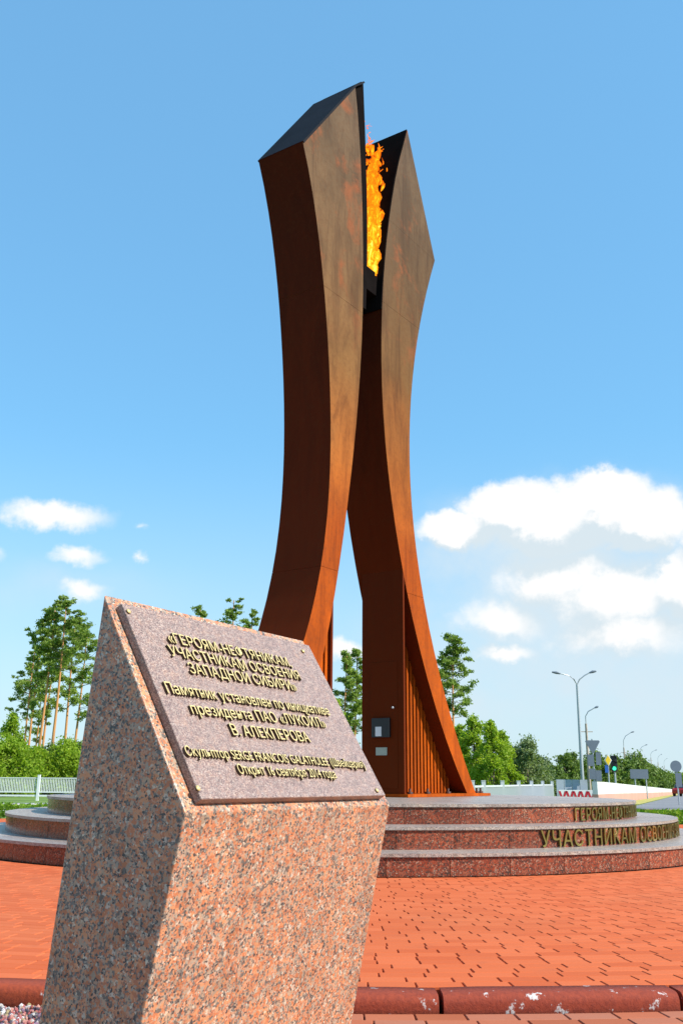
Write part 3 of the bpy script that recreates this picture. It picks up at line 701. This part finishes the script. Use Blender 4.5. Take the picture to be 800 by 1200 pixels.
def tongue(base, h, r, lean, n=9, k=10):
    ph = frng.uniform(0, 6.28); pts = []; rad = []
    for i in range(k):
        t = i/(k-1); pts.append(base+Vector((lean.x*t*t+.05*math.sin(ph+t*7)*t, lean.y*t*t+.05*math.cos(ph*1.7+t*6)*t, h*t)))
        rad.append(max(.004, r*math.sin(math.pi*min(1, (t*.86+.12)))**.8*(1-.25*t)*(1+.28*math.sin(ph+t*17))))
    fl.tube(pts, rad, n, cap=False)
def fpt(s, q, z): return P0+e1*s+e2*q+Vector((0, 0, z))
for i in range(120):
    u = frng.random()**1.1; z = 8.16+u*1.95
    cen = .43+.42*min(1, u*1.2); spread = (.10+.14*min(1, u*1.5))
    p = fpt(cen+frng.uniform(-1, 1)*spread, .20+.2*u+frng.uniform(-.12, .12), z)
    tongue(p, frng.uniform(.35, .9), frng.uniform(.03, .09)*(0.7 if u > .8 else 1), (e1*frng.uniform(-.02, .16)))
for i in range(14):
    p = fpt(.82+frng.uniform(-.25, .25), .42+frng.uniform(-.1, .1), 10.2+frng.uniform(0, .5)); tongue(p, frng.uniform(.2, .4), frng.uniform(.03, .05), e1*frng.uniform(-.1, .1))
for i in range(7):
    p = fpt(.75+frng.uniform(-.3, .45), .42, 10.85+frng.uniform(0, .25)); tongue(p, frng.uniform(.08, .16), frng.uniform(.014, .028), e1*frng.uniform(-.05, .1))
fo = fl.build('flame', M['flame']); tag(fo, 'tall orange gas flame burning between the two blades of the torch', 'flame')

# ------------------------------------------------------------------ plants
def leaf_quads(cen, size, n_dir=None, long=1.8):
    n = len(cen); a = rng.normal(size=(n, 3)); a /= np.linalg.norm(a, axis=1)[:, None]
    c = rng.normal(size=(n, 3)); c -= (c*a).sum(1)[:, None]*a; c /= np.linalg.norm(c, axis=1)[:, None]
    s = size*rng.uniform(.6, 1.3, (n, 1)); a = a*s*long/2; c = c*s/2
    return np.stack([cen-a, cen-c, cen+a, cen+c], 1)
def puff(c, r, n):                                  # feathery tuft, dense in the middle and ragged outside
    return np.array(c)+rng.normal(size=(n, 3))*np.array(r)*.5
def clump(c, r, n, shell=.55):
    d = rng.normal(size=(n, 3)); d /= np.linalg.norm(d, axis=1)[:, None]
    rad = shell+(1-shell)*rng.random((n, 1))**.5; rad[rng.random(n) < .12] *= 1.22
    return np.array(c)+d*rad*np.array(r)
def pine(name, loc, h, crown, cw, seed, label, group, lean=0.0, leaf=.19, nb=34, density=58):
    """tall pine: bare trunk, irregular plates of foliage at branch ends from height `crown`*h up"""
    rr = random.Random(seed); root = empty(name, loc, rr.uniform(0, 6)); tag(root, label, 'pine tree', group)
    root.rotation_euler = (0, 0, 0); tr = MB(); k = 9; pts = []
    for i in range(k):
        t = i/(k-1); pts.append(Vector((lean*h*t+.12*math.sin(t*4+seed), .12*math.cos(t*5+seed), h*t*.985)))
    tr.tube(pts, [h*.0092*(1-.82*(i/(k-1)))+.01 for i in range(k)], 8)
    tr.build('trunk', M['bark'], root); br = MB(); C = []
    def tp(t): 
        i = min(k-2, int(t*(k-1))); f = t*(k-1)-i; return pts[i].lerp(pts[i+1], f)
    nb = int(nb*1.35)
    for j in range(nb):
        t = crown+(1-crown)*((j+rr.random())/nb)**.85; u = (t-crown)/(1-crown)
        prof = cw*(.45+.75*math.sin(math.pi*min(1, u*.8+.14)))*(1-.55*u**2.2)
        a = rr.uniform(0, 6.28); L = prof*rr.uniform(.35, 1.0); p = tp(min(t, .99)); d = Vector((math.cos(a), math.sin(a), rr.uniform(.05, .6)))
        e = p+d*L; mid = p.lerp(e, .5)+Vector((0, 0, -.06*L)); br.tube([p, mid, e], [.045*(1-u*.6), .03*(1-u*.5), .012], 4, cap=False)
        r = rr.uniform(.26, .55)*(.55+.45*cw/1.8)*(1-.3*u)
        for g in range(4):
            q = e.lerp(p, g*.27*rr.random())+Vector((rr.gauss(0, .28*r), rr.gauss(0, .28*r), rr.gauss(0, .3*r))); q_ = rr.uniform(.55, 1.0)*r; C.append(puff((q.x, q.y, q.z+.05), (q_, q_, q_*.55), int(density*r*1.55)))
    bo = br.build('branches', M['grey_bark'], root); bo['kind'] = 'stuff'
    quads('crown', leaf_quads(np.concatenate(C), leaf*.62, long=2.4), M['needles'], root); return root
def broad(name, loc, h, w, seed, label, cat, group, m='leaf', leaf=.13, n=44, density=95, low_=.08, trunk=True, pointy=.0):
    rr = random.Random(seed); root = empty(name, loc); tag(root, label, cat, group); C = []; br = MB()
    br.tube([(0, 0, -.1), (.03*h*.3, 0, h*.45), (0, .02, h*.9)], [h*.016+.02, h*.011+.01, .012], 7)
    for j in range(n):
        u = (j+rr.random())/n; z = h*(low_+(1-low_)*u*.96); env = w/2*(math.sin(math.pi*min(1, .22+u*(.74)))**.8)*(1-pointy*u)
        a = rr.uniform(0, 6.28); q = Vector((math.cos(a)*env*rr.uniform(.2, .95), math.sin(a)*env*rr.uniform(.2, .95), z)); r = w*rr.uniform(.07, .17)*(1-.45*u*pointy-.25*u)
        C.append(puff(q, (r*1.15, r*1.15, r), int(density*r*4.6)+24)); s_ = Vector((0, 0, max(.1, z-.3*h*.5))); br.tube([s_, s_.lerp(q, .6)+Vector((0, 0, .04*h)), q], [.03, .018, .006], 4, cap=False)
    br.build('trunk', M['grey_bark'], root)
    quads('crown', leaf_quads(np.concatenate(C), leaf*.62, long=1.7), M[m], root); return root
def gz(p): return zg(p.x, p.y)
def base_at(px, Y): p = at(px, 915, Y); return Vector((p.x, p.y, zg(p.x, p.y)))
def height_for(px, ytop, Y): p = at(px, ytop, Y); return p.z-zg(p.x, p.y)
G1 = 'tall pines beyond the left fence'
# (px at base, Y, ytop, crown start, crown width, lean, label)
for i, (px, Y, yt, cr, cw, ln, lab) in enumerate([
    (42, 96, 712, .58, 2.2, .0, 'tall pine with bright orange trunk, second tall one from the left group'),
    (56, 94, 700, .60, 2.5, .0, 'tallest pine of the left group, orange trunk, in front of the others'),
    (70, 100, 722, .45, 3.1, .0, 'broad dark-crowned pine beside the granite block edge'),
    (24, 112, 762, .48, 2.4, .0, 'leftmost pine of the left group with thin grey trunk'),
    (30, 118, 745, .50, 2.2, .0, 'slender grey-trunked pine behind the leftmost pine'),
    (47, 120, 738, .42, 2.4, .0, 'pine half hidden behind the two orange trunks'),
    (84, 108, 735, .40, 3.0, .0, 'pine whose crown meets the left edge of the granite block'),
    (37, 126, 790, .40, 2.0, .0, 'short pine low behind the orange trunks')]):
    pine('pine_tree', base_at(px, Y), height_for(px+16, yt, Y), cr, cw, 11+i, lab, G1, .02, leaf=.21, nb=(34 if i < 3 else 26))
for i, (px, Y, yt, cw, lab) in enumerate([(232, 105, 708, 1.9, 'pine crown just showing above the plaque, the smaller one'), (273, 100, 700, 2.6, 'pine crown above the plaque beside the left blade'), (296, 108, 712, 2.0, 'pine tucked against the left blade of the torch')]):
    pine('pine_tree', base_at(px-6, Y), height_for(px, yt, Y), .5, cw, 31+i, lab, 'pines behind the granite block', leaf=.21, nb=24)
for i, (px, Y, yt, cr, cw, lab) in enumerate([(404, 88, 764, .38, 1.6, 'left pine of the pair seen between the torch blades'), (416, 90, 760, .40, 1.7, 'right pine of the pair seen between the torch blades')]):
    pine('pine_tree', base_at(px, Y), height_for(px, yt, Y), cr, cw, 41+i, lab, 'pines between the torch blades', leaf=.19, nb=36)
broad('birch_tree', base_at(392, 70), height_for(392, 815, 70), 2.6, 44, 'leafy green tree low between the torch blades', 'tree', None, leaf=.16)
pine('pine_tree', base_at(534, 88), height_for(534, 744, 88), .46, 2.2, 53, 'lone pine with layered crown right of the torch', None, leaf=.19, nb=46, density=62)
GB = 'leafy trees right of the torch'
for i, (px, Y, yt, wd, lab) in enumerate([(556, 58, 838, 2.6, 'bright green birch touching the right blade of the torch'), (577, 56, 842, 2.4, 'bright green birch with open top, second from the torch'), (590, 60, 856, 2.4, 'yellowish green birch next to the pale willow'), (540, 64, 848, 2.6, 'dark green tree partly behind the right blade')]):
    broad('birch_tree', base_at(px, Y), height_for(px, yt, Y), wd, 60+i, lab, 'tree', GB, leaf=.15, n=60, density=110, pointy=.35)
for i, (px, Y, yt, wd, lab) in enumerate([(617, 62, 866, 3.2, 'pale silvery willow with drooping twigs'), (634, 66, 888, 2.6, 'small pale willow leaning over the white fence'), (604, 66, 878, 2.4, 'dark gap-filled willow between the birch and the pale willow')]):
    broad('willow_tree', base_at(px, Y), height_for(px, yt, Y), wd, 70+i, lab, 'tree', 'willows by the white fence', m='willow' if i < 2 else 'woods', leaf=.15, n=48, density=100)
for i, (px, Y, yt, wd) in enumerate([(650, 84, 896, 4), (662, 90, 884, 3.6), (672, 92, 880, 3.6), (686, 95, 890, 4), (700, 104, 880, 4.2), (712, 110, 888, 4.6), (724, 122, 886, 5), (738, 135, 890, 5.6), (745, 150, 882, 6.5), (753, 170, 890, 7), (762, 190, 897, 7.6), (771, 215, 901, 9), (779, 240, 905, 10), (788, 270, 908, 12), (797, 300, 911, 13), (808, 320, 910, 14)]):
    broad('roadside_tree', base_at(px, Y), height_for(px, yt+2, Y)*1.0, wd, 90+i, '%s green roadside tree beyond the wall, %s' % (('dark', 'mid')[i % 2],
          ('first right of the pale willow', 'left of the double-armed lamp, rounded', 'just left of the double-armed lamp, taller', 'just right of the double-armed lamp', 'behind the back of the triangular sign', 'behind the yellow diamond sign', 'right of the traffic light', 'between traffic light and grey signboard', 'rounded and tall above the grey signboard', 'at the right edge of the grey signboard', 'beyond the grey signboard, nearest', 'beyond the grey signboard, second', 'beyond the grey signboard, third', 'left of the round sign', 'behind the round sign', 'at the right edge of the view')[i]),
          'tree', 'trees along the far road', m='woods', leaf=.22+.02*i, n=34, density=34 if i > 6 else 50)
GU = 'bushes behind the left fence'
for i, (px, Y, yt, wd, lab) in enumerate([(8, 58, 836, 3.4, 'tall loose bush at the left edge above the fence'), (2, 54, 868, 4.2, 'bright bush at the left picture edge, low'), (22, 56, 872, 3.6, 'yellow green bush behind the fence post, left side'), (40, 57, 876, 3.2, 'round bush right behind the fence post'), (56, 60, 874, 3.6, 'dark bush under the orange pine trunks'), (74, 58, 868, 4.0, 'bush half hidden by the granite block'), (92, 60, 872, 4, 'bush behind the granite block edge'), (-18, 56, 860, 4.4, 'bush just outside the left edge')]):
    broad('bush', base_at(px, Y), height_for(px, yt, Y), wd, 120+i, lab, 'bush', GU, leaf=.15, n=54, density=85, low_=.03, m='leaf' if i not in (4, 6) else 'woods', pointy=.45 if i == 0 else .25)
for i, px in enumerate([120, 160, 210, 250, 300, 350, 400, 440, 480, 515]):
    broad('bush', base_at(px, 64), 2.6+.4*math.sin(i*2.1), 5.0, 140+i, 'low bush in the row behind the monument and the stone', 'bush', 'bushes hidden behind the monument', leaf=.2, n=34, density=50, low_=.03, m='woods')
# far woods closing the horizon everywhere
C = []
for i in range(620):
    a = random.uniform(0, 2*math.pi); rad_ = random.uniform(300, 380)
    az_ = math.degrees(math.atan2(math.sin(a), math.cos(a)))
    x, y = rad_*math.sin(a), rad_*math.cos(a); hgt = random.uniform(5, 11) if abs(az_) > 22 else random.uniform(3, 6)
    for j in range(2): C.append(clump((x+random.uniform(-3, 3), y+random.uniform(-3, 3), zg(x, y)+hgt*(.3+.45*j)), (7, 7, hgt*.4), 60, .4))
o = quads('distant_woods', leaf_quads(np.concatenate(C), 1.5), M['woods']); tag(o, 'dark far-off woods closing the horizon', 'woods', kind='stuff')
# low hedge round the far side of the plaza
C = []
nh = 26000; a = rng.uniform(R(-12), R(192), nh); r = KR+.25+rng.random(nh)*.75; lump = .05*np.sin(a*41)+.04*np.sin(a*97+1)
z = -.13+(.34+lump)*rng.random(nh)**.55
o = quads('low_hedge', leaf_quads(np.stack([CX+r*np.cos(a), CY+r*np.sin(a), z], 1), .05, long=1.6), M['hedge']); tag(o, 'low bright green planting round the far side of the plaza', 'hedge', kind='stuff')
# tufts of grass at the far kerb
nh = 9000; a = rng.uniform(R(-5), R(190), nh); r = 19.3+rng.random(nh)*.8
o = quads('grass', leaf_quads(np.stack([CX+r*np.cos(a), CY+r*np.sin(a), -.12+.1*rng.random(nh)], 1), .08, long=2.2), M['hedge']); tag(o, 'tufts of grass along the far kerb of the road', 'grass', kind='stuff')

# ------------------------------------------------------------------ far kerb of the roundabout
fk = empty('road_kerb', (CX, CY, 0)); tag(fk, 'low kerb along the round road, red stones to the right and whitewashed to the left', 'kerb')
kn = 110; ks = 2*math.pi/kn
b = MB(); b.ring(20.05, 20.3, -.16, -.01, -ks/2+.0008, ks/2-.0008, 2); kme = b.mesh('kerb_stone'); kme2 = kme.copy(); kme.materials.append(M['kerb_red']); kme2.materials.append(M['kerb_white'])
for i in range(kn):
    a = i*ks; o = bpy.data.objects.new('kerb_stone', kme2 if math.cos(a) < -.05 else kme); link(o, fk); o.rotation_euler = (0, 0, a)

# ------------------------------------------------------------------ fences, wall, road to the right
def fence_run(name, pts, label, top, pick, post_r, mname='fence_white', bottom=.13, rails=(.0,), gap=.066):
    root = empty(name, pts[0]); tag(root, label, 'fence'); o0 = Vector(pts[0]); pk = MB()
    for i, p in enumerate(pts):
        b = MB(); b.box(Vector(p)-o0+Vector((0, 0, (top+.08)/2)), (post_r*2, post_r*2, top+.08)); b.box(Vector(p)-o0+Vector((0, 0, top+.088)), (post_r*2.2, post_r*2.2, .02)); b.build('post', M[mname], root)
    for p, q in zip(pts[:-1], pts[1:]):
        p, q = Vector(p)-o0, Vector(q)-o0; d = q-p; L = d.length; ang = math.atan2(d.y, d.x); Mr = Matrix.Rotation(ang, 3, 'Z') @ Matrix.Rotation(-math.asin(d.z/L), 3, 'Y')
        for rz, rh in rails:
            b = MB(); b.box((p+q)/2+Vector((0, 0, rz)), (L-.12, .04, rh), Mr); b.build('rail', M[mname], root)
        n = int(L/gap)
        for k in range(1, n):
            c = p.lerp(q, k/n); pk.box(c+Vector((0, 0, (pick[0]+pick[1])/2)), (.026, .02, pick[1]-pick[0]))
    o = pk.build('pickets', M[mname], root); o['kind'] = 'stuff'; return root
lf = [base_at(px, 41) for px in (-110, -33, 46, 124, 202, 280, 358)]
fence_run('picket_fence', lf, 'long white picket fence beyond the road on the left', .93, (.36, .90), .05, 'white', rails=((.90, .035), (.345, .05), (.20, .07)))
rf = []
for x in (538, 553, 566, 588, 607, 622, 635, 646):
    Y = 6400/(800-x); p = at(x, 915, Y); rf.append(Vector((p.x, p.y, zg(p.x, p.y))))
fence_run('picket_fence', rf, 'white picket fence running away to the right of the torch', .86, (.12, .82), .055, rails=((.80, .05), (.14, .05)), gap=.085)
# grey panels with a red zigzag barrier in front
p0, p1 = at(653, 915, 50), at(690, 915, 50)
gp = empty('panel_fence', (p0.x, p0.y, zg(p0.x, p0.y))); tag(gp, 'blue grey panel fence behind the red zigzag barrier', 'fence')
for i in range(4):
    b = MB(); wv = (p1-p0).length/4; b.box((wv*(i+.5), .4, .55), (wv-.02, .05, 1.12)); b.build('panel', M['panel_grey'], gp)
zb_ = empty('zigzag_barrier', (p0.x, p0.y, zg(p0.x, p0.y))); tag(zb_, 'white barrier with red zigzag stripes beside the double-armed lamp', 'barrier'); L = at(703, 915, 50).x-p0.x
for i in range(3):
    wv = L/3; b = MB(); b.box((wv*(i+.5), 0, .30), (wv-.03, .08, .62)); o = b.build('barrier_board', M['white'], zb_)
    for k in range(2):
        b = MB(); x0 = wv*i+.05+k*wv/2; hw = wv/4-.02
        for a_, c_ in (((x0, .55), (x0+hw, .08)), ((x0+hw, .08), (x0+2*hw, .55))):
            dx = .055; vs = [(a_[0]-dx, -.045, a_[1]), (a_[0]+dx, -.045, a_[1]), (c_[0]+dx, -.045, c_[1]), (c_[0]-dx, -.045, c_[1])]; b.add(vs+[(x, -.052, z) for x, y, z in vs], [(0, 1, 2, 3), (4, 7, 6, 5), (0, 4, 5, 1), (1, 5, 6, 2), (2, 6, 7, 3), (3, 7, 4, 0)])
        b.build('red_stripe', M['red'], zb_)
# white wall along the far road
WK = 4485; wall = None
xs = [696, 707, 716, 724, 731, 737, 742, 747, 752, 757, 762, 767, 772, 777, 782, 786, 790]
wp = [base_at(x, WK/(810-x)) for x in xs]
wall = empty('roadside_wall', wp[0]); tag(wall, 'long low white wall with a pale pink lower band beside the far road', 'wall')
for p, q in zip(wp[:-1], wp[1:]):
    a_, c_ = p-wp[0], q-wp[0]; d = c_-a_; n_ = Vector((-d.y, d.x, 0)).normalized()*.1
    for nm, z0, z1, mm, off in (('wall_panel', .46, .95, 'wall_white', 1), ('lower_band', .0, .46, 'wall_pink', 1.15)):
        b = MB(); vs = [a_+n_*off, c_+n_*off, c_-n_*off, a_-n_*off]; b.add([v+Vector((0, 0, z0)) for v in vs]+[v+Vector((0, 0, z1)) for v in vs], [(0, 1, 2, 3), (4, 7, 6, 5), (0, 4, 5, 1), (1, 5, 6, 2), (2, 6, 7, 3), (3, 7, 4, 0)]); b.build(nm, M[mm], wall)
# far road and its dry verge, running away along the wall
dirn = (wp[-1]-wp[6]); dirn.z = 0; dirn.normalize(); side = Vector((dirn.y, -dirn.x, 0)); s0 = Vector((wp[1].x, wp[1].y, 0))-dirn*6
def lane(name, o0_, o1_, m, dz, l0=0, l1=560):
    b = MB(); vs = []; n = 60
    for i in range(n+1):
        l = l0+(l1-l0)*(i/n)**1.6
        for o_ in (o0_, (o0_+o1_)/2, o1_):
            p = s0+dirn*l+side*o_; vs.append((p.x, p.y, zg(p.x, p.y)+dz))
    b.add(vs, [(3*i+k, 3*i+k+1, 3*i+4+k, 3*i+3+k) for i in range(n) for k in range(2)]); return b.build(name, m)
structure(lane('far_road', 1.4, 20, M['asphalt'], .012)); structure(lane('verge', .2, 1.3, M['dry_grass'], .016, 8))
M['line'] = plain('road_line_paint', (.6, .6, .58), .8, var=.1)
structure(lane('road_marking', 10.9, 11.05, M['line'], .02, 10)); structure(lane('road_edge_line', 3.5, 3.65, M['line'], .02, 10))

# ------------------------------------------------------------------ poles, lamps, signs
def pole(root, h, r0, r1, m, name='pole'): b = MB(); b.tube([(0, 0, 0), (0, 0, h)], [r0, r1], 10); return b.build(name, m, root)
Y = 65; bp_ = base_at(682, Y); h = at(679, 802, Y).z-bp_.z
dl = empty('street_lamp', bp_); tag(dl, 'tall grey street lamp with two arms, nearest lamp to the monument', 'street lamp', 'street lamps')
pole(dl, h, .13, .075, M['galv'])
for sgn, dx, dz in ((-1, 1.52, .78), (1, 1.22, .86)):
    b = MB(); b.tube([(0, 0, h-.02), (sgn*.18, 0, h+.32), (sgn*.55, 0, h+.60), (sgn*dx*.75, 0, h+dz*.93)], .038, 8); b.build('arm', M['galv'], dl)
    b = MB(); b.tube([(sgn*dx*.72, 0, h+dz*.9), (sgn*dx*.9, 0, h+dz*.99), (sgn*(dx+.12), 0, h+dz*1.03)], [.05, .095, .05], 8); b.build('lamp_head', M['sign_back'], dl)
for i, (px, yt, yl, ax, yb) in enumerate([(690, 848, 829, 704, 0), (733, 876, 858, 745, 0), (752, 883, 873, 760, 0), (764, 888, 879, 771, 0), (772, 893, 884, 777, 0), (779, 897, 889, 783, 0)]):
    Y = 9500/(800-px); bp_ = base_at(px, Y); h = at(px, yt, Y).z-bp_.z; hl = at(px, yl, Y).z-bp_.z; dx = at(ax, yl, Y).x-at(px, yl, Y).x
    o = empty('street_lamp', bp_); tag(o, 'street lamp with one curved arm on a concrete post, %s' % ('nearest', 'second, above the traffic light side', 'third, over the grey signboard', 'fourth, beyond the grey signboard', 'fifth, small and far', 'farthest and faintest')[i], 'street lamp', 'street lamps')
    pole(o, h, .15, .10, M['concrete']); b = MB(); b.box((0, 0, h-.7), (1.1 if i == 0 else .9, .08, .07)); b.build('crossarm', M['concrete'], o)
    b = MB(); b.tube([(0, 0, h-.3), (0, 0, h+(hl-h)*.45), (dx*.25, 0, h+(hl-h)*.75), (dx*.85, 0, hl)], .045, 8); b.build('arm', M['galv'], o)
    b = MB(); b.tube([(dx*.8, 0, hl-.03), (dx, 0, hl+.05), (dx*1.12, 0, hl+.08)], [.06, .10, .05], 8); b.build('lamp_head', M['sign_back'], o)
def plate(root, name, c, w_, h_, m, shape='rect', ry=0.0, th=.03):
    b = MB()
    if shape == 'rect': P = [(-w_/2, -h_/2), (w_/2, -h_/2), (w_/2, h_/2), (-w_/2, h_/2)]
    elif shape == 'tri': P = [(-w_/2+.05, h_/2), (-w_/2, h_/2-.06), (-.05, -h_/2), (.05, -h_/2), (w_/2, h_/2-.06), (w_/2-.05, h_/2)]
    elif shape == 'dia': P = [(0, -h_/2), (w_/2, 0), (0, h_/2), (-w_/2, 0)]
    else: P = [(w_/2*math.cos(k*math.pi/12), h_/2*math.sin(k*math.pi/12)) for k in range(24)]
    n = len(P); vs = [(x, -th/2, z) for x, z in P]+[(x, th/2, z) for x, z in P]
    b.add(vs, [tuple(range(n)), tuple(range(2*n-1, n-1, -1))]+[(i, (i+1) % n, n+(i+1) % n, n+i) for i in range(n)])
    o = b.build(name, m, root); o.location = c; o.rotation_euler = (0, 0, ry); return o
Y = 50; bp_ = base_at(696, Y); z = lambda y, x=696: at(x, y, Y).z-bp_.z; u = lambda x, y=900: at(x, y, Y).x-bp_.x
sg = empty('sign_post', bp_); tag(sg, 'sign post seen from behind with an inverted grey triangle and rectangular plates', 'road sign')
pole(sg, z(866), .045, .045, M['galv']); plate(sg, 'triangle_plate', (u(695), -.06, z(875)), .74, .62, M['sign_back'], 'tri')
for x, y, ww, hh in ((692, 891, .30, .56), (701, 889, .26, .62), (693, 907, .32, .52), (700, 909, .30, .52)):
    plate(sg, 'rectangular_plate', (u(x), -.06, z(y)), ww, hh, M['sign_back'])
Y = 48; bp_ = base_at(713, Y); z = lambda y, x=713: at(x, y, Y).z-bp_.z; u = lambda x, y=900: at(x, y, Y).x-bp_.x
sg = empty('priority_sign', bp_); tag(sg, 'yellow diamond priority sign with small blue plate on a thin post', 'road sign')
pole(sg, z(884), .035, .035, M['galv']); plate(sg, 'white_border', (u(712), -.05, z(891)), .36, .60, M['white'], 'dia'); plate(sg, 'yellow_plate', (u(712), -.075, z(891)), .27, .47, M['yellow'], 'dia')
plate(sg, 'blue_plate', (u(710), -.05, z(901)), .17, .36, M['blue'])
Y = 52; bp_ = base_at(720.5, Y); z = lambda y, x=720: at(x, y, Y).z-bp_.z; u = lambda x, y=900: at(x, y, Y).x-bp_.x
sg = empty('traffic_light', bp_); tag(sg, 'traffic light showing green beside the yellow diamond sign', 'traffic light')
pole(sg, z(886), .05, .05, M['galv']); b = MB(); b.box((u(718.5), -.1, z(895)), (.30, .18, .82)); hs = b.build('housing', M['black'], sg, bevel=.02)
for k, mm in enumerate(('green_lamp', 'black', 'black')):
    b = MB(); c = Vector((u(718), -.2, z(900.5)+k*.25)); b.tube([c+Vector((0, .05, 0)), c], .105, 14); o = b.build('lens', M[mm], hs)
    b = MB(); vs = []; 
    for i in range(9):
        t = math.pi*i/8; 
        for yy in (0, -.14): vs.append((c.x+.12*math.cos(t), c.y+.03+yy, c.z+.12*math.sin(t)))
    b.add(vs, [(2*i, 2*i+1, 2*i+3, 2*i+2) for i in range(8)]); b.build('hood', M['black'], hs)
Y = 75; bp_ = base_at(743, Y); z = lambda y, x=747: at(x, y, Y).z-bp_.z; u = lambda x, y=900: at(x, y, Y).x-bp_.x
sg = empty('signboard', bp_); tag(sg, 'wide grey signboard on two legs seen from behind', 'signboard')
plate(sg, 'board', (u(747.5), -.08, z(907)), u(758)-u(737), z(901.5)-z(912.5), M['sign_back'])
for x in (742.5, 755.5): b = MB(); b.tube([(u(x), 0, -.3), (u(x), 0, z(903))], .05, 8); b.build('leg', M['galv'], sg)
Y = 46; bp_ = base_at(793, Y); z = lambda y, x=792: at(x, y, Y).z-bp_.z; u = lambda x, y=900: at(x, y, Y).x-bp_.x
sg = empty('round_sign', bp_); tag(sg, 'round grey sign back with a tall plate below it at the right edge', 'road sign')
pole(sg, z(893), .035, .035, M['galv']); plate(sg, 'round_plate', (u(791), -.05, z(898)), .52, .52, M['sign_back'], 'round'); plate(sg, 'tall_plate', (u(793), -.05, z(914)), .28, .62, M['sign_back'])
# dark red car far down the road
Y = 120; bp_ = base_at(800, Y); car = empty('parked_car', bp_); tag(car, 'dark red car far down the road at the right edge', 'car')
b = MB(); P = [(-2.1, .35), (-2.15, .75), (-1.9, .95), (-1.2, 1.0), (1.2, 1.0), (2.0, .85), (2.15, .6), (2.1, .35)]
b.add([(x, -.85, z_) for x, z_ in P]+[(x, .85, z_) for x, z_ in P], [tuple(range(8)), tuple(range(15, 7, -1))]+[(i, (i+1) % 8, 8+(i+1) % 8, 8+i) for i in range(8)]); b.build('body', M['carred'], car, bevel=.06, seg=2)
b = MB(); P = [(-1.5, .98), (-1.05, 1.42), (.35, 1.45), (1.05, .98)]; b.add([(x, -.74, z_) for x, z_ in P]+[(x, .74, z_) for x, z_ in P], [(0, 1, 2, 3), (7, 6, 5, 4)]+[(i, (i+1) % 4, 4+(i+1) % 4, 4+i) for i in range(4)]); b.build('cabin', M['glass'], car, bevel=.04)
b = MB(); b.box((-.35, 0, 1.46), (1.35, 1.4, .05)); b.build('roof', M['carred'], car, bevel=.02)
for x in (-1.3, 1.3):
    for y in (-.82, .82): b = MB(); b.tube([(x, y-.1, .33), (x, y+.1, .33)], .33, 16); b.build('wheel', M['tyre'], car)
car.rotation_euler = (0, 0, R(55))
